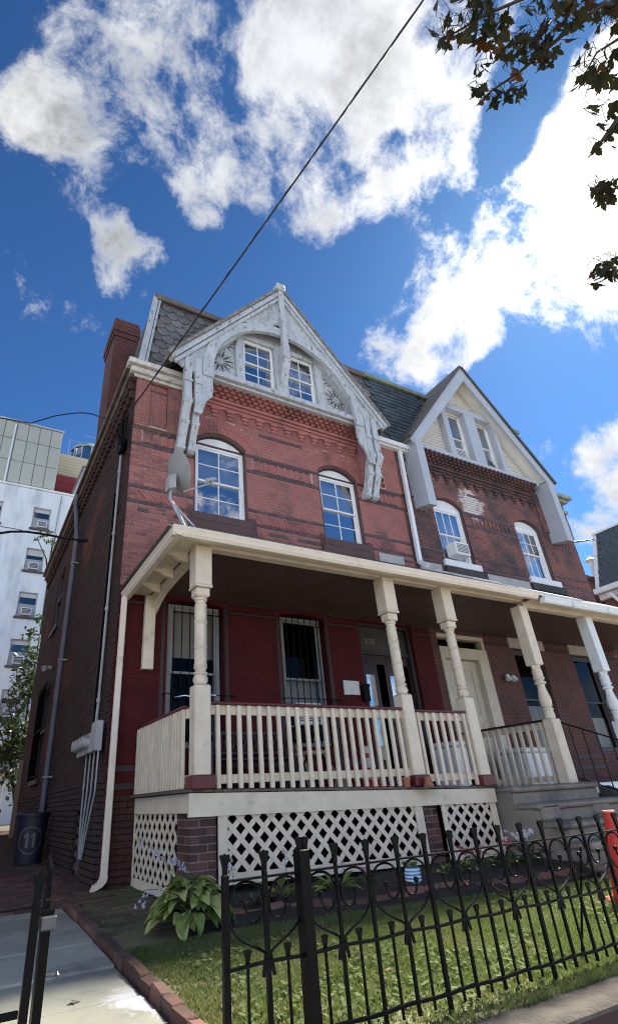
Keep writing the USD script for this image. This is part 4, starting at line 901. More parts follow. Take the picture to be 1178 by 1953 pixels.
# grass blades
def grass(n, x0, x1, y0, y1, hmin, hmax, keep=None, seed=1):
    r = np.random.default_rng(seed); P = np.stack([r.uniform(x0, x1, n), r.uniform(y0, y1, n)], 1)
    dens = meshkit.fbm(np.stack([P[:, 0] * 1.6, P[:, 1] * 1.6, 0 * P[:, 0]], 1), 3, 5)
    ok = dens + r.uniform(-.2, .2, n) > .36
    if keep is not None: ok &= keep(P)
    P = P[ok]; dens = dens[ok]; n = len(P); z = zg(P[:, 1])
    h = r.uniform(hmin, hmax, n) * (.65 + .7 * dens); w = r.uniform(.0022, .0046, n); a = r.uniform(0, 2 * PI, n); b = r.uniform(0, 2 * PI, n); ln = r.uniform(.15, .75, n) * h
    base = np.stack([P[:, 0], P[:, 1], z - .004], 1); s = np.stack([np.cos(a), np.sin(a), 0 * a], 1) * w[:, None]; l = np.stack([np.cos(b), np.sin(b), 0 * b], 1)
    mid = base + l * (ln * .35)[:, None]; mid[:, 2] += h * .62; tip = base + l * ln[:, None]; tip[:, 2] += h
    v = np.stack([base - s, base + s, mid - s * .8, mid + s * .8, tip], 1).reshape(-1, 3)
    f = np.array([[0, 1, 3], [0, 3, 2], [2, 3, 4]]); return v, (f[None] + 5 * np.arange(n)[:, None, None]).reshape(-1, 3)
gmat = M("grass_blades", (.15, .205, .07), (.27, .285, .125), scale=1.3, lo=.38, hi=.66, rough=.7, spec=.2, vary=.45, trans=(.20, .25, .07), dirt=(.36, .30, .17), dscale=2.6, dlo=.54, dhi=.68)
obj("grass", grass(300000, 1.40, 8.2, -5.14, -2.75, .014, .038, lambda P: (P[:, 1] < -2.55 - .16 * np.clip(P[:, 0] - 2.3, 0, 9) - .08) & (P[:, 0] > 1.40 + rng.uniform(0, .06, len(P)))), gmat, label="short patchy lawn grass behind the iron fence", cat="grass", kind="stuff")
# broad weed leaves in the lawn (clover and plantain)
def weeds(n, seed):
    r = np.random.default_rng(seed); P = np.stack([r.uniform(1.5, 8, n), r.uniform(-5.12, -3.1, n)], 1); d = meshkit.fbm(np.stack([P[:, 0] * 1.1 + 7, P[:, 1] * 1.1, 0 * P[:, 0]], 1), 3, 9); P = P[d > .48]; n = len(P)
    c = np.stack([P[:, 0], P[:, 1], zg(P[:, 1]) + r.uniform(.015, .05, n)], 1); a = r.uniform(0, 2 * PI, n); L = r.uniform(.012, .026, n); t = r.uniform(-.5, .5, n)
    u = np.stack([np.cos(a), np.sin(a), t], 1) * L[:, None]; w = np.stack([-np.sin(a), np.cos(a), r.uniform(-.4, .4, n)], 1) * (L * .6)[:, None]
    v = np.stack([c - u, c - u * .3 + w, c + u * .6 + w * .8, c + u, c + u * .6 - w * .8, c - u * .3 - w], 1).reshape(-1, 3); f = np.array([[0, 1, 5], [1, 2, 4], [1, 4, 5], [2, 3, 4]])
    return v, (f[None] + 6 * np.arange(n)[:, None, None]).reshape(-1, 3)
obj("clover", weeds(6000, 4), M("clover_leaf", (.11, .16, .055), (.19, .23, .09), scale=3, rough=.8, spec=.15, vary=.4, trans=(.1, .16, .03)), label="patches of clover and broad weeds in the lawn", cat="weeds", kind="stuff")
# flagstone walk
def spill(N, l, col):
    # old white paint spilt along the right edge of the flags
    N("s0", "separate_xyz", [("g.position", "vector")])
    N("s1", "math", [("s0.x", "value1")], math_type="multiply_add", value2=1.25, value3=-.95)
    N("s2", "vector_math", [("g.position", "vector1")], math_type="distance", vector2=(1.12, -3.75, -1.03)); N("s3", "map_range", [("s2.value", "value")], from_min=.1, from_max=.8, to_min=.34, to_max=-.5, clamp=True)
    N("s4", "noise_texture", [("g.position", "vector")], scale=5.0, detail=9., roughness=.68, distortion=1.6)
    N("s5", "math", [("s4.fac", "value1"), ("s3.result", "value2")], math_type="add"); N("s6", "math", [("s5.value", "value1"), ("s1.value", "value2")], math_type="add")
    N("s7", "map_range", [("s6.value", "value")], range_type="smoothstep", from_min=1.08, from_max=1.34, clamp=True)
    N("s8", "mix_color", [("s7.result", "fac"), (col, "a")], b=(.46, .47, .49)); return "s8.result"
flag = M("bluestone", (.42, .42, .34), (.31, .315, .26), scale=1.6, rough=.8, bump=.25, bscale=35, dirt=(.22, .22, .20), dscale=2.2, dlo=.50, dhi=.70, vary=.24, extra=spill)
WK = thing("walkway", kind="structure", org=(.4, -2.5, -1.0))
yj = [-4.32, -3.72, -3.05, -2.35, -1.55, -1.0, -.72]
for k in range(len(yj) - 1):
    y0, y1 = yj[k] + .014, yj[k + 1] - .014
    cuts = [-2.2, -.9, .05, 1.265] if k % 2 else [-2.2, -1.1, -.25, 1.265]
    for a, b in zip(cuts[:-1], cuts[1:]):
        m = MB().cbox(a + .006, b - .006, y0, y1, -.07, 0, .006); dz = rnd.uniform(-.010, .010)
        obj("flagstone", m.map(lambda v: np.stack([v[:, 0], v[:, 1], v[:, 2] + zg(v[:, 1]) + dz], 1)), flag, WK)
obj("walk_step", MB().box(-2.2, 1.25, -4.30, -4.24, -1.52, -1.12), ckm, WK)
obj("walk_step", MB().cbox(-2.2, 1.25, -4.75, -4.31, -1.4, -1.27, .01), flag, WK)
# brick edging, bricks set end to end
EDG = thing("brick_edging", kind="structure", org=(1.3, -2.6, -1.0), label="row of old bricks edging the walk and lawn")
edge_b = M("edging_brick", (.17, .072, .052), (.09, .055, .045), scale=5, rough=.85, bump=.35, vary=.5, dirt=(.10, .09, .065), dscale=3, dlo=.52, dhi=.7)
def loose(m, c, rz, rx=0, ry=0):
    A = trimesh.transformations.euler_matrix(rx, ry, rz)[:3, :3]; return m.map(lambda v: v @ A.T + np.asarray(c))
y = -5.05
while y < -.75:
    L = .205; m = MB().cbox(-.041, .041, -L / 2, L / 2, -.06, .036, .008)
    obj("brick", loose(m, (1.318 + rnd.uniform(-.01, .01), y + L / 2, float(zg(y)) + .02 + rnd.uniform(-.012, .012)), rnd.uniform(-.05, .05), rnd.uniform(-.06, .06) + .036, rnd.uniform(-.12, .12)), edge_b, EDG); y += L + .008
BED = thing("garden_bed_edging", kind="structure", org=(4, -2.7, -1.0))
bx = 2.15
while bx < 6.5:
    yb = -2.52 - .16 * (bx - 2.2) * .85 + .04 * math.sin(bx * 3); L = .2; m = MB().cbox(-L / 2, L / 2, -.045, .045, -.10, .06, .008)
    obj("brick", loose(m, (bx + .1, yb, float(zg(yb)) + .045 + rnd.uniform(-.02, .02)), -.14 + rnd.uniform(-.12, .12), rnd.uniform(-.25, .1), rnd.uniform(-.06, .06)), edge_b, BED); bx += L + .012
X, Y = np.meshgrid(np.linspace(1.95, 6.8, 50), np.linspace(-3.2, -1.7, 24), indexing="ij")
Z = zg(Y) + .02 + .10 * np.clip((Y + 2.62 + .136 * (X - 2.2)) / .25, -1.2, 1) + .035 * meshkit.fbm(np.stack([X * 5, Y * 5, 0 * X], -1), 3, 3)
n, m_ = X.shape; i, j = np.meshgrid(np.arange(n - 1), np.arange(m_ - 1), indexing="ij"); a = i * m_ + j
obj("garden_bed", MB().add(np.stack([X, Y, Z], -1).reshape(-1, 3), np.stack([a, a + m_, a + m_ + 1, a + 1], -1).reshape(-1, 4)), soil, kind="structure", smooth=True)
# brick paving: the alley beside the house and the mossy corner by the porch
pav = M("paver_brick", (.17, .075, .058), (.085, .055, .047), scale=2.2, rough=.85, bump=.35, vary=.45, dirt=(.06, .055, .05), dscale=1.0, dlo=.48, dhi=.66)
AL = thing("brick_alley", kind="structure", org=(.3, 3, -.9))
arr = []; L, Wd = .205, .10
for r_ in range(0, 130):
    y0 = -.715 + r_ * (Wd + .008)
    for x0 in np.arange(-2.6 + (r_ % 2) * .105, 1.72, L + .008): arr.append((x0, x0 + L, y0, y0 + Wd))
arr = np.array(arr); cen = np.stack([(arr[:, 0] + arr[:, 1]) / 2, (arr[:, 2] + arr[:, 3]) / 2, 0 * arr[:, 0] - .9], 1)
vis = np.abs(cen[:, 0] - (.25 + .1 * (cen[:, 1] + .7))) < 1.1; order = np.argsort(np.linalg.norm(cen - EYE, axis=1) + np.where(vis, 0, 50)); arr = arr[order]
zz = zg((arr[:, 2] + arr[:, 3]) / 2) + rng.uniform(-.007, .007, len(arr))
ab = np.column_stack([arr, zz - .05, zz + .004])
for q in ab[:260]: obj("paver", cboxes(q[None], .006), pav, AL)
obj("paving", cboxes(ab[260:], .006), pav, AL, kind="stuff")
MC = thing("mossy_paving", kind="structure", org=(1.8, -1, -.9))
moss = M("mossy_brick", (.13, .115, .075), (.085, .085, .045), scale=3, rough=.9, bump=.4, vary=.35, dirt=(.06, .075, .03), dscale=3, dlo=.5, dhi=.62)
for r_ in range(20):
    y0 = -2.25 + r_ * .112
    for x0 in np.arange(1.38 + (r_ % 2) * .1, 2.3, .213):
        if x0 > 1.95 - .3 * (y0 < -1.7): 
            if x0 > 2.14: continue
        z_ = float(zg(y0)) + rnd.uniform(-.012, .012) + .006
        obj("paver", cboxes(np.array([[x0, x0 + .203, y0, y0 + .103, z_ - .05, z_]]), .006), moss, MC)
# coping wall under the fence
CW = thing("retaining_wall", "low retaining wall with a rough concrete coping under the iron fence", "wall", (8, -5.25, -1.5))
cop = M("rough_concrete", (.10, .086, .07), (.05, .043, .036), scale=7, rough=.95, bump=.9, bscale=55, dirt=(.09, .085, .07), dscale=3, dlo=.5, dhi=.68)
X, Y = np.meshgrid(np.linspace(1.33, 14, 260), np.linspace(-5.38, -5.07, 16), indexing="ij")
edge = np.clip(np.minimum(Y + 5.38, -5.07 - Y) / .05, 0, 1); Z = -1.105 + .02 * np.sqrt(edge) + .014 * (meshkit.fbm(np.stack([X * 9, Y * 9, 0 * X], -1), 4, 2) - .5)
n, m_ = X.shape; i, j = np.meshgrid(np.arange(n - 1), np.arange(m_ - 1), indexing="ij"); a = i * m_ + j
cm = MB().add(np.stack([X, Y, Z], -1).reshape(-1, 3), np.stack([a, a + m_, a + m_ + 1, a + 1], -1).reshape(-1, 4)); cm.quad((1.33, -5.38, -1.10), (14, -5.38, -1.10), (14, -5.38, -1.118), (1.33, -5.38, -1.118))
obj("coping", cm, cop, CW, smooth=40)
obj("wall_face", MB().box(1.33, 14, -5.376, -5.10, -1.6, -1.118), M("maroon_wall", (.032, .010, .011), (.02, .008, .009), rough=.8, bump=.3), CW)

# ================================================================ iron fence
FN = thing("iron_fence", "black wrought iron fence with heart scrolls and flared picket tips on the coping", "fence", (4, -5, -1.1))
FY = -5.0
def flare(m, x, y, z, s=1.0, rot=0.0):
    "flattened, flared and notched picket tip"
    w0, w1, h = .011 * s, .026 * s, .085 * s
    pts = [(-w0, 0), (w0, 0), (w0 * 1.2, h * .45), (w1, h * .92), (w1 * .72, h), (w1 * .45, h * .93), (0, h * 1.04), (-w1 * .45, h * .93), (-w1 * .72, h), (-w1, h * .92), (-w0 * 1.2, h * .45)]
    q = MB().ext(Polygon(pts), "y", -.007 * s, .007 * s); c_, s_ = math.cos(rot), math.sin(rot)
    m.merge(q.map(lambda v: np.stack([x + v[:, 0] * c_ - v[:, 1] * s_, y + v[:, 0] * s_ + v[:, 1] * c_, z + v[:, 2]], 1)))
xs_t = [1.257 + .2195 * k for k in range(26)]; ends = [0, 2]
TOP, MID, LOW, GZ = -.352, -.69, -.985, -1.075
for k, x_ in enumerate(xs_t):
    w = .0095; m = MB()
    if k == 0: w = .016
    zb = GZ - .02 if k % 4 == 2 or k == 0 else -1.045
    if k == 1 or k % 4 == 2: w = .012
    m.cbox(x_ - w, x_ + w, FY - w, FY + w, zb, -.325, .003); flare(m, x_, FY, -.328, 1.05)
    if k > 0: m.cbox(x_ - .016, x_ + .016, FY - .016, FY + .016, -.435, -.415, .003)
    obj("picket", m, black_iron, FN)
for k in range(25):
    x_ = xs_t[k] + .11; m = MB().cbox(x_ - .0065, x_ + .0065, FY - .0065, FY + .0065, -1.04, MID, .002); flare(m, x_, FY, MID - .01, .80); obj("short_picket", m, black_iron, FN)
PT = MB().cbox(1.693 - .030, 1.693 + .030, FY - .055, FY + .02, -1.12, -.25, .004); flare(PT, 1.675, FY - .03, -.27, .9); flare(PT, 1.712, FY - .03, -.27, .9)
obj("post", PT, black_iron, FN, label="thick square fence post")
rl = MB(); rl.bar((1.25, FY, TOP), (6.8, FY, TOP), .030, .009); obj("rail", rl, black_iron, FN, label="top rail")
nz = 120; xr = np.linspace(1.25, 6.8, nz)
obj("rail", MB().tube(np.stack([xr, np.full(nz, FY - .014), MID + .003 * np.sin(xr * 14)], 1), .0098, 4), black_iron, FN, label="middle rail")
obj("rail", MB().tube(np.stack([xr, np.full(nz, FY - .014), LOW + .003 * np.sin(xr * 14 + 1)], 1), .0105, 4), black_iron, FN, label="bottom rail")
def bez(*P, n=14):
    P = np.array(P, float); t = np.linspace(0, 1, n)[:, None]
    return ((1 - t) ** 3) * P[0] + 3 * ((1 - t) ** 2) * t * P[1] + 3 * (1 - t) * t ** 2 * P[2] + t ** 3 * P[3]
for k in range(1, 25, 2):
    xc = xs_t[k]
    for s in (-1, 1):
        m = MB(); d = .2195 - .014
        F = lambda u, z: (xc + s * u, FY - .004, z)
        p = np.vstack([bez(F(.012, MID + .03), F(.05, MID + .07), F(d * .95, -.60), F(d, -.50)), bez(F(d, -.50), F(d + .004, -.44), F(d * .98, TOP - .012), F(d * .55, TOP - .010))[1:], bez(F(d * .55, TOP - .010), F(d * .22, TOP - .012), F(.03, -.40), F(.018, -.445))[1:],
                       bez(F(.018, -.445), F(.012, -.51), F(.05, -.535), F(.075, -.53))[1:], bez(F(.075, -.53), F(.105, -.525), F(.115, -.49), F(.112, -.465))[1:]])
        m.tube(p, .0064, 5); e_ = F(.112, -.462)
        m.lathe([(0, -.018), (.012, -.012), (.015, .0), (.011, .012), (.0, .016)], e_, 8)
        m.bar(F(.010, MID + .035), F(.030, MID - .055), .016, .008, (0, 1, 0))
        obj("heart_scroll", m, black_iron, FN, smooth=40)
bc = MB().tube([(4.045, FY - .0, -.42), (4.02, FY + .20, -1.06)], .008, 5); obj("brace", bc, black_iron, FN)
# left gate: hinge post of the next fence length and the leaf standing open
GT = thing("iron_gate", "black iron gate leaf standing open beside the bluestone walk", "gate", (.42, -4.6, -1.05))
gx, gy = .395, -5.0
m = MB().cbox(gx - .016, gx + .016, gy - .016, gy + .016, -1.2, -.33, .003); flare(m, gx, gy, -.335, 1.25); obj("hinge_post", m, black_iron, GT)
dv = np.array([.13, .985]); dv /= np.linalg.norm(dv); hx, hy = .448, -4.96
lp = lambda u, z, w=0: (hx + dv[0] * u + dv[1] * w, hy + dv[1] * u - dv[0] * w, z)
m = MB().bar(lp(0, -1.1), lp(0, -.40), .035, .045, (0, 1, 0)); m.bar(lp(.0, -.40), lp(.0, -.37), .05, .06, (0, 1, 0)); obj("stile", m, black_iron, GT)
for k in range(1, 8):
    m = MB().bar(lp(.11 * k, -1.0), lp(.11 * k, -.30), .016, .016, (0, 1, 0)); flare(m, *lp(.11 * k, -.31), 1.0, math.atan2(dv[1], dv[0])); obj("picket", m, black_iron, GT)
m = MB().bar(lp(0, TOP), lp(.8, TOP), .02, .02).bar(lp(0, MID), lp(.8, MID), .02, .02).bar(lp(0, LOW), lp(.8, LOW), .02, .02); obj("rail", m, black_iron, GT)
m = MB().cbox(hx - .03, hx + .035, hy - .05, hy - .0, -.44, -.39, .006); m.tube([lp(.02, -.60, .02), lp(.02, -.60, .06)], .007, 6); m.lathe([(0, -.012), (.012, 0), (0, .012)], lp(.02, -.60, .065), 8)
each("latch", m, M("latch_metal", (.12, .12, .13), rough=.4, metal=.7), GT)
FN2 = thing("iron_fence", "short stretch of black iron fence leaving the frame left of the gate", "fence", (-.4, -5, -1.1))
m = MB().bar((-1.6, FY, TOP), (gx - .02, FY, TOP), .03, .009).bar((-1.6, FY, MID), (gx - .02, FY, MID), .022, .022).bar((-1.6, FY, LOW), (gx - .02, FY, LOW), .022, .022); obj("rail", m, black_iron, FN2)
for k in range(1, 9):
    x_ = gx - .2195 * k; m = MB().cbox(x_ - .011, x_ + .011, FY - .011, FY + .011, -1.05, -.325, .003); flare(m, x_, FY, -.328); obj("picket", m, black_iron, FN2)
# ================================================================ plants and things in the yard
leaf_g = M("hosta_leaf", (.36, .43, .10), (.17, .27, .06), scale=5, rough=.4, vary=.45, trans=(.22, .30, .05))
leaf_y = M("pale_hosta_leaf", (.74, .73, .32), (.50, .56, .17), scale=7, rough=.4, vary=.35, trans=(.35, .38, .10))
leaf_d = M("dark_leaf", (.03, .06, .02), (.05, .09, .03), scale=6, rough=.4, vary=.5, trans=(.05, .10, .02))
leaf_dry = M("dry_leaf", (.34, .26, .14), (.22, .16, .08), scale=6, rough=.7, vary=.4, trans=(.3, .22, .1))
stem_m = M("stem_green", (.07, .10, .035), rough=.5)
def leaf_mesh(L, W, droop, curl=.25, nu=7):
    "pointed leaf along +x, drooping; grid nu x 5"
    u = np.linspace(0, 1, nu); prof = np.sin(PI * u ** .75) ** .8 * (1 - .15 * u); prof[-1] = .02; prof[0] = .12
    s = np.linspace(-1, 1, 5); U, S = np.meshgrid(u, s, indexing="ij"); P = prof[:, None] * S * W / 2
    ang = droop * U; x = L * np.where(np.abs(droop) > 1e-3, np.sin(ang) / max(abs(droop), 1e-3) * np.sign(droop), U); zc = -L * (1 - np.cos(ang)) / max(droop, 1e-3)
    v = np.stack([x, P, zc + curl * np.abs(S) * np.abs(P) + .012 * np.sin(U * 9 + S * 2) * W], -1).reshape(-1, 3)
    i, j = np.meshgrid(np.arange(nu - 1), np.arange(4), indexing="ij"); a = i * 5 + j
    return v, np.stack([a, a + 5, a + 6, a + 1], -1).reshape(-1, 4)
def put_leaf(P, name, base, az, pitch, L, W, droop, mat, seg=7, label=None):
    v, f = leaf_mesh(L, W, droop, nu=seg); A = trimesh.transformations.euler_matrix(rnd.uniform(-.5, .5), -pitch, az, "sxyz")[:3, :3]
    obj(name, MB().add(v @ A.T + np.asarray(base), f), mat, P, smooth=True, label=label)
HO = thing("hosta_plant", "big yellow green hosta clump with pale edged leaves at the porch corner", "plant", (2.06, -2.5, -.98))
hc = np.array([2.06, -2.48, -.98])
for k in range(130):
    az = rnd.uniform(0, 2 * PI); t = rnd.random(); r0 = .04 + .22 * t; h = .36 - .27 * t + rnd.uniform(-.03, .04)
    b = hc + np.array([math.cos(az) * r0 * 1.25, math.sin(az) * r0, h]); L = rnd.uniform(.13, .21)
    put_leaf(HO, "leaf", b, az + rnd.uniform(-.3, .3), .55 - .75 * t, L, L * .60, rnd.uniform(.9, 1.5), leaf_y if (rnd.random() < .45 and math.sin(az) < .3) else leaf_g)
m = MB()
for k in range(26):
    az = rnd.uniform(0, 2 * PI); m.tube([hc, hc + np.array([math.cos(az) * .08, math.sin(az) * .08, .14]), hc + np.array([math.cos(az) * .2, math.sin(az) * .18, .20])], .006, 5)
obj("stalks", m, stem_m, HO)
lilac = M("lilac_petal", (.62, .58, .74), (.76, .74, .84), rough=.6, trans=(.5, .45, .65))
for (px, py, yy) in ((262, 1602, -2.3), (300, 1620, -2.4), (322, 1632, -2.45), (338, 1640, -2.4), (352, 1650, -2.35), (268, 1706, -2.75), (262, 1722, -2.8), (440, 1640, -2.3), (540, 1620, -2.3), (652, 1645, -2.4)):
    tip = at_y(px, py, yy); base = np.array([hc[0] + rnd.uniform(-.1, .1), hc[1] + rnd.uniform(-.08, .05), -.85]) if px < 400 else np.array([tip[0] + .05, tip[1] + .02, -.85])
    mid = (base + tip) / 2 + np.array([0, 0, .12]) if px < 400 else (base + tip) / 2
    st_ = MB().tube(bez(base, mid, tip + (0, 0, .05), tip, n=10), .0035, 4); S_ = obj("flower_stalk", st_, stem_m, HO)
    for q in range(rnd.randint(4, 7)):
        c_ = tip + (tip - mid) * (-.12 * q) + np.array([rnd.uniform(-.025, .025), rnd.uniform(-.025, .025), rnd.uniform(-.02, .02)])
        d = np.array([rnd.uniform(-1, 1), rnd.uniform(-1, 1), -1.2]); d /= np.linalg.norm(d); a_ = np.cross(d, (1, 0, 0)); a_ /= np.linalg.norm(a_); b_ = np.cross(d, a_)
        obj("flower", MB().lathe([(.0015, 0), (.004, .008), (.006, .02), (.011, .03), (.014, .034)], c_, 6, ax=np.array([a_, b_, d])), lilac, S_)
def small_plant(name, label, cat, c, n, L, W, mats, spread, height, up=.6, droop=1.1, flowers=None, group=None):
    P = thing(name, label, cat, c, group)
    for k in range(n):
        az = rnd.uniform(0, 2 * PI); t = rnd.random() ** .6; b = np.array(c) + np.array([math.cos(az) * spread * t, math.sin(az) * spread * t, height * rnd.uniform(.2, 1) * (1 - .5 * t)]); l_ = L * rnd.uniform(.7, 1.2)
        put_leaf(P, "leaf", b, az, up - rnd.uniform(0, .7), l_, l_ * W, rnd.uniform(.5, 1.1) * droop, rnd.choice(mats), 5)
    m = MB()
    for k in range(8):
        az = rnd.uniform(0, 2 * PI); m.tube([c, np.array(c) + np.array([math.cos(az) * spread * .5, math.sin(az) * spread * .5, height * .8])], .004, 4)
    obj("stems", m, stem_m, P)
    if flowers:
        mat, nf, rf = flowers
        for k in range(nf):
            az = rnd.uniform(0, 2 * PI); t = rnd.random() ** .5; q = np.array(c) + np.array([math.cos(az) * spread * t, math.sin(az) * spread * t, height * rnd.uniform(.75, 1.15)])
            mm = MB()
            for p_ in range(5):
                th = p_ * 2 * PI / 5; v, f = leaf_mesh(rf, rf * .8, .5, nu=4); A = trimesh.transformations.euler_matrix(rnd.uniform(-.2, .2), -.35, th)[:3, :3]; mm.add(v @ A.T, f)
            A = trimesh.transformations.euler_matrix(rnd.uniform(.2, 1.1), 0, rnd.uniform(-.8, .8))[:3, :3]; obj("blossom", mm.map(lambda v: v @ A.T + q), mat, P)
    return P
def bz(x, y): return float(zg(y)) + .11
small_plant("dry_hosta", "withering hosta with straw coloured leaves before the lattice", "plant", (3.02, -2.42, bz(3, -2.42)), 26, .20, .30, [leaf_dry, leaf_y, leaf_dry, leaf_g], .12, .14, up=1.0)
small_plant("green_hosta", "small green hosta with streaked leaves in the middle of the bed", "plant", (3.62, -2.5, bz(3.6, -2.5)), 24, .17, .42, [leaf_g, leaf_y, leaf_g], .12, .14, up=.9)
small_plant("dark_heuchera", "low dark leaved plant between the two hostas", "plant", (2.72, -2.45, bz(2.7, -2.45)), 30, .08, .9, [M("purple_leaf", (.025, .016, .02), (.04, .022, .028), rough=.5, vary=.4)], .13, .10)
red_p = M("coral_petal", (.62, .06, .07), (.70, .16, .18), rough=.5, trans=(.5, .05, .06)); pink_p = M("pink_petal", (.66, .20, .26), (.72, .34, .40), rough=.5, trans=(.5, .15, .2)); white_p = M("white_petal", (.82, .82, .80), (.75, .76, .75), rough=.5, trans=(.7, .7, .7))
small_plant("begonia", "small pink flowered plant left of the blue pot", "flower", (3.98, -2.5, bz(4, -2.5)), 18, .08, .7, [leaf_d, leaf_g], .10, .15, flowers=(pink_p, 5, .035), group="flowering plants in the porch bed")
small_plant("begonia", "leafy plant with few pink blossoms right of the blue pot", "flower", (5.02, -2.62, bz(5, -2.62)), 26, .09, .6, [leaf_d, leaf_g], .14, .20, flowers=(pink_p, 2, .03), group="flowering plants in the porch bed")
small_plant("begonia", "plant with a large coral flower before the small lattice", "flower", (5.46, -2.66, bz(5.5, -2.66)), 30, .10, .6, [leaf_d, leaf_g], .16, .23, flowers=(red_p, 9, .045), group="flowering plants in the porch bed")
small_plant("begonia", "coral flowered plant closest to the white blossoms", "flower", (5.92, -2.72, bz(5.9, -2.72)), 30, .10, .6, [leaf_d, leaf_g], .16, .26, flowers=(red_p, 7, .042), group="flowering plants in the porch bed")
small_plant("impatiens", "dark bushy plant covered with white blossoms beside the steps", "flower", (6.28, -2.74, bz(6.3, -2.74)), 70, .09, .6, [leaf_d], .22, .33, flowers=(white_p, 24, .038))
PB = thing("blue_pot", "small blue pot with white stripes among the flowers", "pot", (4.50, -2.66, bz(4.5, -2.66)))
bp_ = np.array([4.50, -2.66, bz(4.5, -2.66)]); BPS = .82
blue_p = M("blue_glaze", (.10, .30, .62), (.08, .24, .52), rough=.3)
sc_ = lambda pr: [(r__ * BPS, z__ * BPS) for r__, z__ in pr]
obj("body", MB().lathe(sc_([(.0, 0), (.075, 0), (.098, .04), (.104, .10), (.10, .17), (.098, .18), (.088, .18), (.085, .12), (.0, .12)]), bp_, 24), blue_p, PB, smooth=40)
for z_ in (.035, .075, .115, .152): obj("stripe", MB().lathe(sc_([(.0985 + .006 * math.sin(z_ * 17), z_), (.108 - .004 * abs(z_ - .1) / .1, z_ + .006), (.106 - .004 * abs(z_ - .1) / .1, z_ + .016), (.097, z_ + .022)]), bp_, 24), white_trim, PB, smooth=40)
for k in range(14): put_leaf(PB, "leaf", bp_ + (rnd.uniform(-.05, .05), rnd.uniform(-.05, .05), .15), rnd.uniform(0, 6.28), rnd.uniform(.5, 1.3), .11, .045, .7, leaf_g, 5)
terra = M("terracotta", (.36, .15, .085), (.27, .115, .07), scale=9, rough=.85, vary=.1)
obj_ = tag(obj("clay_saucer", MB().lathe([(.0, .0), (.08, 0), (.10, .03), (.09, .03), (.075, .012), (.0, .012)], (5.35, -3.05, float(zg(-3.05)) + .02), 18, ax=[[1, 0, 0], [0, .93, .36], [0, -.36, .93]]), terra, smooth=40), "clay saucer lying tilted on the grass at the bed edge", "saucer")
def pot(name, label, c, h, r, tip=None):
    m = MB(); pr = [(.0, 0), (r * .68, 0), (r * .92, h * .74), (r * 1.05, h * .74), (r * 1.08, h), (r * .95, h), (r * .85, h * .5), (.0, h * .5)]
    m.lathe(pr, (0, 0, 0), 20); A = trimesh.transformations.euler_matrix(*(tip or (0, 0, 0)))[:3, :3]
    tag(obj(name, m.map(lambda v: v @ A.T + np.asarray(c)), terra, smooth=35), label, "flower pot")
pot("flower_pot", "clay flower pot standing on the deck edge left of the second post", (5.17, -2.045, zd(5.2) - .01 + .004), .115, .062)
pot("flower_pot", "clay flower pot turned upside down in front of the second post's red base", (5.415, -2.19, zd(5.4) - .01 + .116), .115, .062, (PI, 0, 0))
pot("flower_pot", "tiny clay pot lying between the two larger ones", (5.31, -2.04, zd(5.3) + .03), .06, .03, (1.5, 0, .6))
obj_ = tag(obj("deck_shelf", MB().cbox(5.25, 5.62, -2.28, -2.065, zd(5.4) - .03, zd(5.4) - .008, .004), deck_wood), "small dark board jutting from the deck under the second post", "board")
# cones
oran = M("cone_red", (.62, .045, .03), (.52, .035, .025), scale=3, rough=.5, dirt=(.40, .10, .07), dscale=3, dlo=.62, dhi=.8); refl = M("cone_band", (.75, .76, .76), rough=.35)
def cone(label, c, h, r0, r1, bands, cap=None):
    P = thing("traffic_cone", label, "traffic cone", c); c = np.array(c)
    m = MB().lathe([(.0, .03), (r0 + .01, .03), (r0, .045), (r1, h), (r1 * .55, h), (.0, h - .01)], c, 28); w = r0 * 1.30; m.cbox(c[0] - w, c[0] + w, c[1] - w, c[1] + w, c[2], c[2] + .035, .012)
    obj("body", m, oran, P, smooth=40)
    for z0_, z1_ in bands:
        f = lambda z_: r0 + (r1 - r0) * (z_ - .045) / (h - .045) + .003; obj("band", MB().lathe([(f(z0_), z0_), (f(z1_), z1_)], c, 28), refl, P, smooth=True)
    if cap: obj("rim", MB().lathe([(r1 - .02, h - .02), (r1 + .006, h - .012), (r1 + .006, h + .004), (r1 * .5, h + .004)], c, 28), M("cone_rim", (.75, .42, .30), rough=.5), P, smooth=40)
cone("tall plain red cone standing on the lawn at the right edge", (5.90, -4.13, -1.05), .76, .185, .050, [], True)
cone("red and white banded traffic cone behind the porch balusters", (4.86, -1.72, zd(4.86)), .52, .125, .035, [(.10, .17), (.24, .36), (.42, .50)])
# trash bin with its number
BN = thing("trash_bin", "dark navy trash bin with a white ringed 11 beside the side wall", "trash bin", (1.36, 3.55, float(zg(3.55))))
bc_ = np.array([1.36, 3.55, float(zg(3.55))]); navy = M("navy_plastic", (.012, .014, .028), (.02, .022, .038), rough=.5); dull = M("dull_white_print", (.13, .135, .15), rough=.6)
obj("body", MB().lathe([(.0, 0), (.21, 0), (.225, .02), (.272, .74), (.0, .74)], bc_, 28), navy, BN, smooth=40)
obj("rim", MB().lathe([(.268, .72), (.295, .72), (.302, .745), (.292, .77), (.27, .78), (.262, .75), (.0, .70)], bc_, 28), navy, BN, smooth=40)
az0 = math.atan2(-.99, -.12)
def wrap(v, zc): # print laid round the bin's side: v x across, y up
    v = np.asarray(v, float); a = az0 + v[:, 0] / .255; z_ = zc + v[:, 1]; r_ = .225 + .047 * (z_ - .02) / .72 + .003 + v[:, 2]
    return np.stack([bc_[0] + r_ * np.cos(a), bc_[1] + r_ * np.sin(a), bc_[2] + z_], 1)
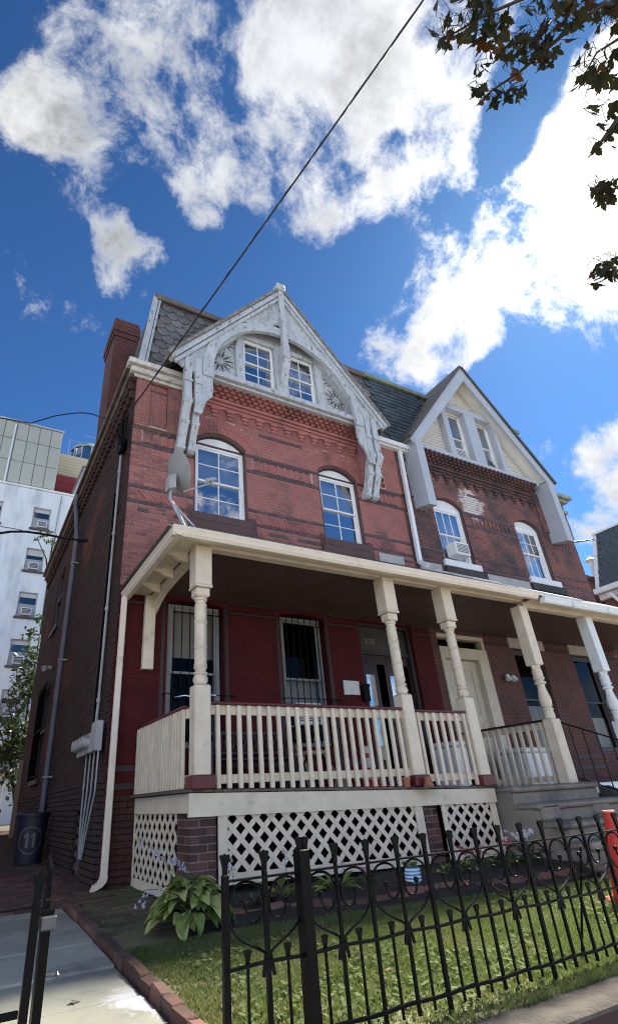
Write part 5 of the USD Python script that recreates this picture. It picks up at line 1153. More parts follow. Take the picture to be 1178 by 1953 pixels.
th = np.linspace(0, 2 * PI, 49); ringm = np.concatenate([np.stack([r__ * np.cos(th), r__ * np.sin(th), 0 * th], 1) for r__ in (.188, .206)]); i = np.arange(48)
obj("ring_mark", MB().add(wrap(ringm, .36), np.stack([i, i + 1, 49 + i + 1, 49 + i], 1)), dull, BN)
for ox in (-.055, .055):
    one = Polygon([(ox - .02, -.11), (ox + .028, -.11), (ox + .028, .11), (ox - .01, .11), (ox - .05, .075), (ox - .05, .035), (ox - .02, .055)]); mm = MB().ext(one, "z", 0, .002); obj("number_mark", MB().add(wrap(mm.mesh()[0], .36), mm.mesh()[1]), dull, BN)

# ================================================================ things on the side wall
MT = thing("electric_meters", "row of pale electric meters with conduits on the dark side wall", "electric meter", (1.65, .8, -.6))
mw = M("meter_white", (.36, .36, .35), (.26, .27, .27), scale=6, rough=.45)
obj("panel", MB().cbox(1.62, 1.72, .10, .45, .70, 1.10, .01), grey_metal, MT); obj("box", MB().cbox(1.62, 1.72, .46, 1.4, .70, .98, .01), mw, MT)
for k in range(4):
    y_ = .56 + .24 * k; ax_ = np.array([[0, 1, 0], [0, 0, 1], [-1, 0, 0]], float); obj("meter", MB().lathe([(.0, .10), (.07, .10), (.085, .08), (.088, .0)], (1.62, y_, .86), 16, ax=ax_), mw, MT, smooth=40)
for k in range(4): obj("conduit", MB().tube(np.array([(1.68, .12 + .26 * k, .70), (1.68, .12 + .26 * k, .2), (1.68, .42 + .15 * k, -.25), (1.68, .62 + .05 * k, -.6)]), .012, 6), galv, MT, smooth=40)
obj("conduit", MB().tube([(1.72, .66, 1.0), (1.72, .60, 1.4), (1.72, .60, 6.2)], .022, 8), grey_metal, MT, smooth=40, label="tall grey conduit up the wall")
obj("conduit", MB().tube([(1.72, .78, 1.0), (1.72, .78, 5.2)], .035, 8), black_iron, MT, smooth=40)
m = MB()
for z_ in (1.45, 2.9, 4.3, 5.6): m.tube([(1.72, .60, z_ - .03), (1.72, .60, z_ + .03)], .034, 8)
obj("clamp", m, galv, MT)
DP = thing("drain_pipe", "tall blue grey drain pipe down the dark side wall", "drain pipe", (1.68, 4.75, -.7))
obj("pipe", MB().tube([(1.66, 4.75, -.72), (1.66, 4.75, 6.1), (1.66, 4.86, 6.35), (1.62, 5.1, 7.0), (1.58, 5.2, 7.35), (1.58, 5.2, 7.64)], .06, 10), M("blue_grey_pipe", (.14, .15, .20), (.10, .11, .145), scale=3, rough=.5), DP, smooth=40)
m = MB()
for z_ in (.6, 3.0, 5.4): m.cbox(1.59, 1.775, 4.68, 4.82, z_, z_ + .035, .004)
obj("strap", m, grey_metal, DP)
DS = thing("downspout", "cream downspout at the front left corner of the house", "downspout", (1.80, -.09, -.9))
ds_z0 = float(zg(-.1))
obj("pipe", MB().cbox(1.79, 1.875, -.125, -.045, ds_z0 + .14, 2.90, .012), gm, DS)
m = MB(); m.merge(MB().ext(Polygon([(1.875, .16), (1.79, .16), (1.787, .13), (1.765, .10), (1.71, .07), (1.68, .005), (1.74, .015), (1.82, .05), (1.865, .10)]), "y", -.128, -.042), np.array([[1, 0, 0, 0], [0, 1, 0, 0], [0, 0, 1, ds_z0], [0, 0, 0, 1]])); obj("shoe", m, gm, DS)
DS2 = thing("downspout", "white aluminium downspout between the two house halves", "downspout", (8.4, -.1, 4.4))
obj("pipe", MB().bar((8.46, -.10, 7.62), (8.34, -.12, 4.50), .095, .075, (0, 1, 0)).bar((8.34, -.12, 4.52), (8.36, -.30, 4.36), .095, .075, (1, 0, 0)), alum, DS2)
obj("strap", MB().box(8.38, 8.50, -.146, -.0, 6.9, 6.94), alum, DS2)
WI = thing("wire_bundle", "tangle of old black cables at the upper house corner", "cables", (1.7, .3, 6.4))
m = MB(); r_ = np.random.default_rng(3)
for k in range(16):
    p = np.array([[1.70 + r_.uniform(-.12, .02), r_.uniform(.05, .7), r_.uniform(5.9, 6.9)] for _ in range(5)]); p = np.vstack([p[:1], (p[:-1] + p[1:]) / 2, p[-1:]]); m.tube(p, .008, 4)
obj("cables", m, black_iron, WI); obj("box", MB().cbox(1.66, 1.76, .35, .62, 6.0, 6.25, .02), black_iron, WI)
sl = MB().cbox(1.55, 1.76, 7.0, 7.1, 3.30, 3.40, .01); sl.lathe([(0, 0), (.06, .0), (.09, .14), (.0, .12)], (1.58, 7.05, 3.24), 12); tag(obj("wall_lamp", sl, grey_metal, smooth=40), "small grey lamp high on the side wall", "wall lamp")
# ================================================================ wires
wire = M("black_cable", (.012, .012, .013), rough=.6)
A0 = at_y(240, 795, -.06); B0 = at_z(802, 0, 8.2); Dv = B0 - A0; t = np.linspace(0, 1.6, 50)
P = A0 + t[:, None] * Dv; P[:, 2] -= .06 * np.sin(PI * np.clip(t, 0, 1.6) / 1.6)
hx_ = np.stack([np.cos(t * 130), 0 * t, np.sin(t * 130)], 1) * .012
tag(obj("power_cable", MB().tube(P, .012, 6).tube(P + hx_, .008, 5), wire, smooth=40), "black service cable slanting down from the sky to the house corner", "cable")
pts = np.array([at_y(px, py, yy) for px, py, yy in ((240, 797, .2), (215, 800, .5), (195, 797, .9), (175, 789, 1.3), (155, 787, 1.6), (130, 789, 2.0), (105, 793, 2.3), (75, 802, 2.6), (58, 807, 2.8), (45, 805, 3.0), (20, 800, 3.2), (0, 797, 3.4), (-200, 790, 5))])
tag(obj("loose_cable", MB().tube(pts, .014, 5), wire, smooth=40), "thin wavy black cable leaving the house corner to the left", "cable")
pts = np.array([at_y(px, py, yy) for px, py, yy in ((166, 1031, 3.35), (150, 1030, 3.3), (120, 1026, 3.2), (90, 1020, 3.1), (50, 1014, 3.0), (20, 1014, 2.9), (0, 1017, 2.8), (-150, 1050, 2.2))])
tag(obj("thick_cable", MB().tube(pts, .026, 6).tube([at_y(148, 1031, 3.3), at_y(166, 1031, 3.35)], .045, 6), wire, smooth=40), "thick black cable running left from the middle of the side wall", "cable")
pts = np.array([at_y(px, py, yy) for px, py, yy in ((85, 1021, 3.1), (60, 1016, 3.0), (25, 1008, 3.0), (0, 1004, 3.0), (-150, 980, 3))])
tag(obj("thin_cable", MB().tube(pts, .008, 4), wire), "thin pale cable above the thick one", "cable")
pts = np.array([at_y(px, py, yy) for px, py, yy in ((1092, 1034, .3), (1110, 1032, 2.), (1135, 1028, 5.), (1160, 1025, 7.), (1178, 1022, 8.), (1400, 985, 12))])
tag(obj("far_cable", MB().tube(pts, .03, 5), wire), "cable crossing from the second house to the slate roofed house", "cable")
# ================================================================ satellite dish
SD = thing("satellite_dish", "grey satellite dish on a tripod at the porch roof's corner", "satellite dish", (1.98, -2.25, 3.05))
dc = np.array([1.915, -2.2, 3.93]); dn_ = np.array([.93, .06, .36]); dn_ /= np.linalg.norm(dn_); e1 = np.cross(dn_, (0, 0, 1)); e1 /= np.linalg.norm(e1); e2 = np.cross(e1, dn_); ax_ = np.array([e1, e2, dn_])
dgrey = M("dish_grey", (.29, .30, .30), (.23, .24, .24), scale=3, rough=.5)
rr = np.linspace(0, 1, 9); prof = [(r_ * .285, .065 * r_ * r_) for r_ in rr] + [(.292, .068), (.292, .058), (.26, .045)] + [(r_ * .285, .065 * r_ * r_ - .008) for r_ in rr[::-1][1:]]
obj("reflector", MB().lathe(prof, dc - dn_ * .04, 36, ax=ax_), dgrey, SD, smooth=40)
lnb = at_y(405, 915, -2.35); low = dc - e2 * .285 * (1 if e2[2] > 0 else -1)
obj("arm", MB().tube([low - dn_ * .02, lnb + (0, 0, -.05)], .012, 6), grey_metal, SD)
m = MB().obox(lnb, dn_ * .05, e1 * .03, e2 * .025); m.tube([lnb - dn_ * .05, lnb - dn_ * .10], .028, 10); m.obox(lnb + (0, 0, -.05), dn_ * .015, e1 * .015, e2 * .05); obj("receiver", m, galv, SD)
foot = np.array([2.02, -2.22, 3.12]); hub = dc - dn_ * .10 + (0, 0, -.22)
m = MB().tube([hub, hub + (-.0, .0, -.18), foot + (0, 0, .0)], .022, 8); m.tube([hub + (0, 0, -.2), foot + (.14, .12, .02)], .013, 6); m.tube([hub + (0, 0, -.2), foot + (.12, -.04, .0)], .013, 6); obj("mast", m, galv, SD, smooth=40)
obj("bracket", MB().obox(hub + (.0, 0, .06), dn_ * .05, e1 * .07, (0, 0, .10)).obox(hub + (.03, 0, .14), dn_ * .03, e1 * .05, (0, 0, .06)), grey_metal, SD)
# ================================================================ air conditioners
def ac_unit(label, c, w, h, d, mat=white_vinyl, louvre=7):
    P = thing("air_conditioner", label, "air conditioner", c); x, y, z = c
    obj("case", MB().cbox(x - w / 2, x + w / 2, y - d, y, z, z + h, .012), mat, P)
    obj("grille_back", MB().box(x - w / 2 + .04, x + w / 2 - .04, y - d - .003, y - d - .001, z + .04, z + h - .04), M("ac_dark", (.12, .125, .13), rough=.6) if not stage.GetPrimAtPath(LK + "ac_dark") else UsdShade.Material.Get(stage, LK + "ac_dark"), P)
    m = MB()
    for k in range(louvre): zz_ = z + .05 + (h - .10) * k / max(louvre - 1, 1); m.box(x - w / 2 + .04, x + w / 2 - .04, y - d - .012, y - d - .004, zz_ - .006, zz_ + .006)
    obj("louvre", m, mat, P)
ac_unit("white air conditioner sticking out of the second house's left upper window", (9.78, .10, 4.90), .46, .33, .30)
ac_unit("white air conditioner in the barred porch window", (5.14, .15, 1.06), .50, .36, .12, louvre=9)
ac_unit("small white air conditioner in the left attic window of the grey gable", (10.90, .10, 8.10), .44, .34, .16, louvre=6)
# ================================================================ things on the porch
BK = thing("bicycle", "bicycle with a bright handlebar parked behind the corner post", "bicycle", (2.7, -1.1, zd(2.7)))
z0 = zd(2.7); rub = M("tyre_rubber", (.02, .02, .022), rough=.7); chrome = M("chrome", (.8, .8, .82), rough=.2, metal=1.0); bf = M("bike_frame", (.05, .07, .12), rough=.3)
bd = np.array([-.42, -.91, 0]); bw = np.array([.91, -.42, 0]); rw, fw = np.array([2.86, -.62, z0 + .34]), np.array([2.86, -.62, z0 + .34]) + bd * 1.02
th = np.linspace(0, 2 * PI, 37)
for c_ in (rw, fw):
    W_ = obj("wheel", MB().tube(c_ + np.outer(np.cos(th), bd) * .31 + np.outer(np.sin(th), (0, 0, 1)) * .31, .011, 6, False), chrome, BK, smooth=40)
    obj("tyre", MB().tube(c_ + np.outer(np.cos(th), bd) * .33 + np.outer(np.sin(th), (0, 0, 1)) * .33, .018, 6, False), rub, W_, smooth=40)
    m = MB()
    for k in range(16): a_ = k * 2 * PI / 16; m.tube([c_, c_ + (bd * math.cos(a_) + np.array([0, 0, 1]) * math.sin(a_)) * .31], .0018, 3, False)
    obj("spokes", m, chrome, W_)
bb = rw + bd * .42 + (0, 0, -.05); hd = fw - bd * .12 + (0, 0, .52); stp = rw + bd * .28 + (0, 0, .45)
obj("frame", MB().tube([rw, bb], .012, 6).tube([bb, hd - (0, 0, .08)], .018, 8).tube([stp, hd], .016, 8).tube([bb, stp], .016, 8).tube([stp, rw], .010, 6), bf, BK, smooth=40)
obj("fork", MB().tube([hd + (0, 0, .05), hd - (0, 0, .1), fw + bw * .05], .012, 6).tube([hd - (0, 0, .1), fw - bw * .05], .012, 6), bf, BK, smooth=40)
sd_ = stp - bd * .03 + (0, 0, .16); obj("saddle", MB().tube([stp, sd_], .012, 6).obox(sd_ + (0, 0, .02), bd * .13, bw * .06, (0, 0, .02)), rub, BK)
hb_ = hd + (0, 0, .20); obj("handlebar", MB().tube([hd, hb_], .012, 6).tube([hb_ - bw * .26 + (0, 0, .03) - bd * .1, hb_ - bw * .12 + (0, 0, .03), hb_, hb_ + bw * .12 + (0, 0, .03), hb_ + bw * .26 + (0, 0, .03) - bd * .1], .011, 6), chrome, BK, smooth=40)
BE = thing("iron_bench", "dark cast iron bench with an ornate back under the porch wall", "bench", (3.75, -.45, zd(3.75)))
z0 = zd(3.7); m = MB()
for x_ in np.arange(3.15, 4.34, .19):
    th = np.linspace(0, 2 * PI, 17); m.tube(np.stack([x_ + .075 * np.cos(th), np.full(17, -.18), z0 + .68 + .10 * np.sin(th)], 1), .010, 5, False); m.tube([(x_ - .09, -.18, z0 + .58), (x_ + .09, -.18, z0 + .80)], .007, 4); m.tube([(x_ + .09, -.18, z0 + .58), (x_ - .09, -.18, z0 + .80)], .007, 4)
for z_ in (.54, .82): m.bar((3.05, -.18, z0 + z_), (4.42, -.18, z0 + z_), .03, .035)
obj("backrest", m, M("bench_iron", (.035, .036, .045), (.025, .025, .03), rough=.5), BE); BI = UsdShade.Material.Get(stage, LK + "bench_iron")
for k in range(5): obj("slat", MB().cbox(3.06, 4.41, -.64 + .095 * k, -.56 + .095 * k, z0 + .41, z0 + .44, .006), BI, BE)
for x_ in (3.07, 4.40):
    m = MB().tube([(x_, -.62, z0), (x_, -.60, z0 + .42), (x_, -.60, z0 + .62), (x_, -.20, z0 + .64)], .018, 6).tube([(x_, -.15, z0), (x_, -.17, z0 + .45), (x_, -.18, z0 + .85)], .018, 6).tube([(x_, -.62, z0 + .40), (x_, -.15, z0 + .42)], .015, 6); obj("side_frame", m, BI, BE)
FC = thing("folding_chair", "black metal folding chair holding a beige cushion on the porch", "chair", (4.38, -1.05, zd(4.4)))
z0 = zd(4.4); tan = M("tan_wood", (.40, .31, .21), (.32, .24, .16), scale=5, rough=.6, stretch=(8, 8, .6))
for x_ in (4.20, 4.56): obj("leg", MB().tube([(x_, -1.30, z0), (x_, -.86, z0 + .86)], .011, 6), black_iron, FC); obj("leg", MB().tube([(x_ + .02, -.84, z0), (x_ + .02, -1.24, z0 + .47)], .011, 6), black_iron, FC)
obj("seat", MB().cbox(4.20, 4.57, -1.28, -.92, z0 + .44, z0 + .49, .012), tan, FC); obj("backrest", MB().cbox(4.20, 4.57, -.90, -.87, z0 + .62, z0 + .84, .01), black_iron, FC); obj("brace", MB().tube([(4.2, -1.24, z0 + .12), (4.56, -1.24, z0 + .12)], .009, 5), black_iron, FC)
tag(obj("plank", MB().bar((4.78, -.42, zd(4.8)), (4.70, -.06, 1.02), .10, .025, (0, 1, 0)), tan), "tan wooden plank leaning on the porch wall right of the barred window", "plank")
tag(obj("broom", MB().tube([(5.06, -.7, .25), (4.93, -.1, 1.05)], .012, 6).obox((5.08, -.75, .15), (.10, .02, 0), (-.01, .03, 0), (.02, -.02, .09)), tan), "broom leaning beside the front door", "broom")
def storage(label, x0, x1, y0, y1, z0, z1):
    P = thing("storage_box", label, "storage box", (x0, y0, z0)); obj("body", MB().cbox(x0, x1, y0, y1, z0, z1 - .09, .02), white_vinyl, P); obj("lid", MB().cbox(x0 - .02, x1 + .02, y0 - .02, y1, z1 - .085, z1, .02), white_trim, P); obj("base", MB().cbox(x0 + .02, x1 - .02, y0 + .02, y1, z0 - .001, z0 + .001, .0004), black_iron, P)
storage("white plastic box behind the short railing by the cream door", 7.55, 8.25, -.75, -.2, -.02, .72)
storage("white plastic box on the second porch beyond the side railing", 9.3, 10.1, -.75, -.2, -.05, .60)
# ================================================================ street tree whose twigs hang into the picture
TR = thing("maple_tree", "street maple whose dark leafy twigs hang into the upper right sky", "tree", (7.6, -8.6, -1.52))
bark = M("maple_bark", (.055, .048, .042), (.035, .03, .027), scale=8, rough=.9, bump=.6, bscale=30)
mleaf = M("maple_leaf", (.04, .055, .025), (.07, .055, .026), scale=9, rough=.6, spec=.2, vary=.5, trans=(.14, .14, .035))
mrust = M("rusty_maple_leaf", (.15, .065, .032), (.075, .06, .026), scale=14, rough=.6, spec=.2, vary=.5, trans=(.26, .12, .04))
D0 = 4.7
trunk = np.array([(7.6, -8.6, -1.6), (7.62, -8.62, .3), (7.55, -8.6, 2.2), (7.4, -8.55, 3.8)]); obj("trunk", MB().tube(trunk, [.26, .20, .17, .15], 14), bark, TR, smooth=True)
NODES = []
def branch(pxs, r0, d0=D0, root=None):
    p = np.array([at_d(px, py, d) for px, py, d in pxs]); p = np.vstack([root, p]) if root is not None else p
    obj("branch", MB().tube(p, np.linspace(r0, .0035, len(p)), 7), bark, TR, smooth=True)
    for a_, b_ in zip(p[1:-1], p[2:]): NODES.extend(a_ + (b_ - a_) * t_ for t_ in np.linspace(0, 1, 8))
    return p
rt_ = np.array([[7.4, -8.55, 3.8], [5.6, -8.4, 4.6]])
branch([(1150, 6, 4.8), (1080, 60, 4.75), (993, 135, 4.7), (941, 170, 4.65), (915, 190, 4.6)], .022, root=rt_)
branch([(1250, -120, 5.2), (1100, -40, 5.0), (989, 0, 4.8), (922, 29, 4.75), (870, 60, 4.7), (845, 72, 4.7)], .02, root=rt_ + (0, 0, .2))
branch([(1250, 40, 4.8), (1178, 74, 4.7), (1137, 100, 4.65), (1110, 150, 4.6)], .016, root=rt_ + (0, 0, -.3))
branch([(1260, 130, 4.7), (1178, 225, 4.65), (1145, 270, 4.6), (1132, 290, 4.6)], .03, root=rt_ + (0, 0, -.6))
branch([(1270, 290, 4.7), (1178, 355, 4.6), (1140, 380, 4.55)], .025, root=rt_ + (0, 0, -.9)); branch([(1280, 450, 4.6), (1178, 515, 4.5), (1132, 535, 4.5)], .025, root=rt_ + (0, 0, -1.2))
lobe = [(0, -.06), (.10, -.10), (.20, -.26), (.30, -.24), (.33, -.40), (.20, -.02) if False else (.42, -.46), (.40, -.30), (.48, -.22), (.44, -.12), (.62, -.16), (.70, -.10), (.78, -.13), (.86, -.04), (1.0, 0)]
lp_ = np.array(lobe + [(x_, -y_) for x_, y_ in lobe[::-1][1:]]); lpoly = Polygon(lp_).buffer(0); lm = trimesh.creation.extrude_polygon(lpoly, .004, engine="earcut"); LV, LF = np.array(lm.vertices), np.array(lm.faces)
def maple_leaf(px, py, d, size, hang):
    c_ = at_d(px, py, d); view = ray(px, py); dn2 = np.array([0, 0, -1.]) * hang + RIGHT * rnd.uniform(-.7, .5) + view * rnd.uniform(-.35, .35); dn2 /= np.linalg.norm(dn2)
    nn = view + RIGHT * rnd.uniform(-.8, .8) + UP * rnd.uniform(-.6, .6); s_ = np.cross(dn2, nn); s_ /= np.linalg.norm(s_); nn = np.cross(s_, dn2)
    v = LV.copy(); v[:, 2] += -.25 * np.abs(v[:, 1]) - .12 * v[:, 0] ** 2
    w = c_ + (v[:, :1] * dn2 + v[:, 1:2] * s_ + v[:, 2:] * nn) * size
    m = MB().add(w, LF); m.tube([c_ - dn2 * size * .5 + (0, 0, .015), c_], .0014, 3); obj("leaf", m, mleaf if rnd.random() < .84 else mrust, TR); return c_ - dn2 * size * .5 + (0, 0, .015)
for (x0, y0, x1, y1, n_, dd) in ((832, 0, 935, 85, 34, 4.7), (822, 52, 880, 90, 5, 4.7), (925, 28, 965, 70, 6, 4.75), (1000, 0, 1034, 30, 4, 4.8), (1037, 0, 1120, 62, 26, 4.8), (985, 50, 1060, 110, 16, 4.7), (905, 60, 1000, 150, 26, 4.7), (1010, 100, 1050, 130, 7, 4.65), (892, 168, 1000, 205, 16, 4.6), (985, 190, 995, 200, 1, 4.6), (1130, 0, 1178, 60, 12, 4.75), (1088, 80, 1092, 84, 1, 4.7), (1095, 90, 1178, 175, 24, 4.65), (1122, 205, 1178, 285, 9, 4.6), (1128, 345, 1178, 388, 10, 4.55), (1124, 495, 1178, 548, 14, 4.5), (1060, -60, 1300, -10, 12, 4.9)):
    stems_ = [maple_leaf(rnd.uniform(x0, x1), rnd.uniform(y0, y1) - 8, dd + rnd.uniform(-.2, .2), rnd.uniform(.085, .14), rnd.uniform(.5, 1.4)) for k in range(int(n_ * 1.35 + .6))]
    N_ = np.array(NODES); tw = MB()
    while stems_:                                                     # twigs carrying the leaves, grown from the nearest twig
        S_ = np.array(stems_); D_ = np.linalg.norm(N_[:, None] - S_[None], axis=2); i_, j_ = np.unravel_index(D_.argmin(), D_.shape); n0, q = N_[i_], S_[j_]; mid_ = (n0 + q) / 2 + (rnd.uniform(-.004, .004), 0, .005)
        tw.tube(bez(n0, (n0 + mid_) / 2, mid_, q, n=6), .0020, 4); NODES.append(q); N_ = np.vstack([N_, q]); stems_.pop(j_)
    each("twig", tw, bark, TR)
# leaves that have come down on the grass and the walk
for k, (fx, fy, lab) in enumerate(((2.02, -4.62, "brown fallen leaf in the grass beside the thick fence post"), (3.35, -3.9, "fallen leaf on the middle of the lawn"), (2.75, -4.3, "curled fallen leaf on the lawn behind the first hearts"), (4.6, -4.4, "fallen leaf near the red cone"), (.85, -3.6, "small fallen leaf on the flagstones by the white stain"))):
    v = LV.copy(); v[:, 2] += -.3 * np.abs(v[:, 1]) + .1 * v[:, 0]; A = trimesh.transformations.euler_matrix(rnd.uniform(-.4, .4), rnd.uniform(-.4, .4), rnd.uniform(0, 6))[:3, :3]
    tag(obj("fallen_leaf", MB().add(v @ A.T * .075 + np.array([fx, fy, float(zg(fy)) + (.03 if k < 4 else .014)]), LF), leaf_dry), lab, "leaf")
# ================================================================ far left: white apartment block, panelled block, beige wing
AY = 25.0
WB = thing("apartment_block", "white rendered apartment block with air conditioned windows behind the alley", "building", (-3, AY, -.5))
ren = M("white_render", (.80, .82, .82), (.72, .74, .75), scale=.35, rough=.85, bump=.1, bscale=8, dirt=(.50, .52, .53), dscale=.7, dlo=.48, dhi=.72, stretch=(1.6, 1, .45))
rows = [17.75, 14.8, 11.85, 8.95, 6.1, 3.25]; cols = [(-5.3, -4.2), (-1.45, -.38), (1.45, 2.52), (4.0, 5.0)]; H_ = 1.55
wop = unary_union([rect(a, b, z - H_, z) for a, b in cols for z in rows])
obj("wall", MB().ext(rect(-14, 9, -.6, 19.05).difference(wop), "y", AY, AY + .4), ren, WB); obj("parapet", MB().cbox(-14, 9, AY - .08, AY + .5, 19.06, 19.2, .02), ren, WB)
obj("back", MB().box(-14, 9, AY + .9, AY + 12, -.6, 19.0), dark_room, WB)
wfm = M("grey_window_frame", (.40, .42, .43), rough=.5); fpn = M("window_infill", (.40, .41, .41), (.34, .35, .35), rough=.7); fpane = glass("far_pane", tint=(.6, .62, .65), base=.10)
for ci, (a, b) in enumerate(cols):
    for ri, z in enumerate(rows):
        m = MB()
        for q in ((a, a + .07, z - H_, z), (b - .07, b, z - H_, z), (a + .07, b - .07, z - .07, z), (a + .07, b - .07, z - H_ * .52, z - H_ * .52 + .07)): m.box(q[0], q[1], AY + .10, AY + .2, q[2], q[3])
        W_ = obj("window", m, wfm, WB); obj("pane", MB().quad((a, AY + .17, z - H_ * .5), (b, AY + .17, z - H_ * .5), (b, AY + .17, z), (a, AY + .17, z)), fpane, W_); obj("infill_panel", MB().box(a + .07, b - .07, AY + .12, AY + .18, z - H_, z - H_ * .52 - .002), fpn, W_)
        obj("blind", MB().box(a + .07, b - .07, AY + .135, AY + .145, z - H_ * (.2 if (ci + ri) % 3 else .3), z - .07), blind, W_); obj("sill", MB().cbox(a - .1, b + .1, AY - .12, AY + .1, z - H_ - .12, z - H_ - .002, .01), M("dark_sill", (.10, .09, .085), rough=.8) if not stage.GetPrimAtPath(LK + "dark_sill") else UsdShade.Material.Get(stage, LK + "dark_sill"), W_)
        if ci == 2: ac_unit(f"air conditioner of the white block's {['top', 'second highest', 'third highest', 'fourth highest', 'second lowest', 'lowest'][ri]} window, nearest column to the alley", ((a + b) / 2 + (.1 if ri == 0 else 0), AY + .12, z - H_ * .94), .58, .44, .30, louvre=5)
m = MB().tube([(3.02, AY - .06, 18.9), (2.9, AY - .06, 15.0), (2.95, AY - .06, 8.0), (2.6, AY - .06, 4.0)], .035, 5); obj("drain_line", m, galv, WB)
m = MB()
for z_ in (14.6, 15.5): m.tube([(3.25, AY - .7, z_), (4.5, AY - .7, z_)], .03, 4)
for x_ in np.arange(3.25, 4.5, .2): m.tube([(x_, AY - .7, 14.6), (x_, AY - .7, 15.5)], .018, 4)
m.box(3.2, 4.6, AY - .75, AY, 14.4, 14.55); obj("balcony", m, black_iron, WB)
PBK = thing("panelled_block", "grey green panel clad block rising above the white apartment block", "building", (-3, 27, 19))
py_ = 26.6; pcl = M("cladding_panel", (.40, .41, .36), (.35, .36, .315), scale=.6, rough=.7, vary=.06); xr_, zt_ = 2.62, 25.3
obj("core", MB().box(-12, xr_, py_ + .03, py_ + 6, 17, zt_), M("panel_joint", (.22, .22, .20), rough=.8), PBK); zr = [19.0, 20.2, 22.0, 23.8, 25.28]; xc = np.arange(xr_, -12, -.78)
for i in range(len(xc) - 1):
    if xc[i] < -5: break
    for j in range(4): obj("cladding_panel", MB().cbox(xc[i + 1] + .02, xc[i] - .02, py_ - .03, py_ + .03, zr[j] + .02, zr[j + 1] - .02, .008), pcl, PBK)
obj("roof_edge", MB().cbox(-12, xr_ + .05, py_ - .12, py_ + 6, zt_ + .0, zt_ + .12, .02), grey_trim, PBK); obj("downpipe", MB().bar((-.62, py_ - .1, 25.0), (-.62, py_ - .1, 19.1), .09, .09), white_trim, PBK)
BW = thing("beige_wing", "beige building wing with a red panel above a dark window", "building", (4, 29, 17))
by_ = 29.0; sc = (by_ + 7.8) / 27.8
obj("wall", MB().box(2.55, 12, by_, by_ + 6, 17.0, 25.1), M("beige_render", (.52, .46, .33), (.46, .41, .29), scale=.5, rough=.85), BW)
for k in range(7): obj("siding_board", MB().box(2.55, 12, by_ - .03, by_ - .002, 23.15 + .27 * k, 23.15 + .27 * k + .25), UsdShade.Material.Get(stage, LK + "beige_render"), BW)
redp = M("red_panel", (.30, .03, .04), (.25, .025, .035), scale=.5, rough=.6)
for k in range(2):
    for j in range(3): obj("red_panel", MB().cbox(2.75 + .8 * k, 3.53 + .8 * k, by_ - .08, by_ - .01, 21.1 + .66 * j, 21.74 + .66 * j, .01), redp, BW)
W_ = obj("window", MB().box(2.7, 4.5, by_ - .07, by_ - .02, 20.9, 21.05).box(3.55, 3.62, by_ - .07, by_ - .02, 19.0, 20.9), wfm, BW); obj("pane", MB().quad((2.7, by_ - .03, 18.5), (4.5, by_ - .03, 18.5), (4.5, by_ - .03, 20.9), (2.7, by_ - .03, 20.9)), fpane, W_)
DB = thing("grey_dormer", "grey gabled dormer box in front of the red panel", "building", (4.4, 27.5, 18)); m = MB(); yb = 26.9
m.ext(Polygon([(3.9, 19.2), (6, 19.2), (6, 23.0), (4.65, 23.0), (4.35, 22.7), (3.85, 20.3)]), "y", yb, yb + 3); obj("wall", m, grey_trim, DB); obj("trim", MB().bar((3.82, yb - .03, 20.2), (4.38, yb - .03, 22.8), .12, .08, (0, 1, 0)).bar((4.35, yb - .03, 22.9), (6, yb - .03, 23.08), .10, .08), tin_dirty, DB)
DM = thing("rooftop_dome", "glazed rooftop dome with a railing beyond the beige wing", "dome", (5.5, 34, 25)); dcx = np.array([5.75, 35.0, 27.6])
obj("drum", MB().lathe([(0, 0), (1.55, 0), (1.55, 2.0), (.0, 2.0)], dcx, 12), glass("dome_glass", tint=(.4, .5, .5), base=.35), DM); obj("cap", MB().lathe([(1.6, 2.0), (1.45, 2.45), (.9, 2.8), (0, 2.95)], dcx, 24), M("dome_cap", (.25, .33, .33), rough=.4), DM, smooth=True); obj("inner_wall", MB().lathe([(1.2, 0), (1.2, 1.9), (0, 1.9)], dcx, 10), grey_metal, DM)
m = MB()
for k in range(12): a_ = k * PI / 6; p = dcx + (1.57 * math.cos(a_), 1.57 * math.sin(a_), 0); m.tube([p, p + (0, 0, 2.0)], .05, 4)
for x_ in (-1.9, 1.9): m.tube([dcx + (x_, -1, -.5), dcx + (x_, -1, 3.3 if x_ > 0 else 2.6)], .03, 4)
m.tube([dcx + (-1.9, -1, 2.6), dcx + (1.9, -1, 2.4)], .02, 4).tube([dcx + (-.8, -1, 3.5), dcx + (2.0, -1, 3.4)], .02, 4); obj("frame", m, galv, DM)
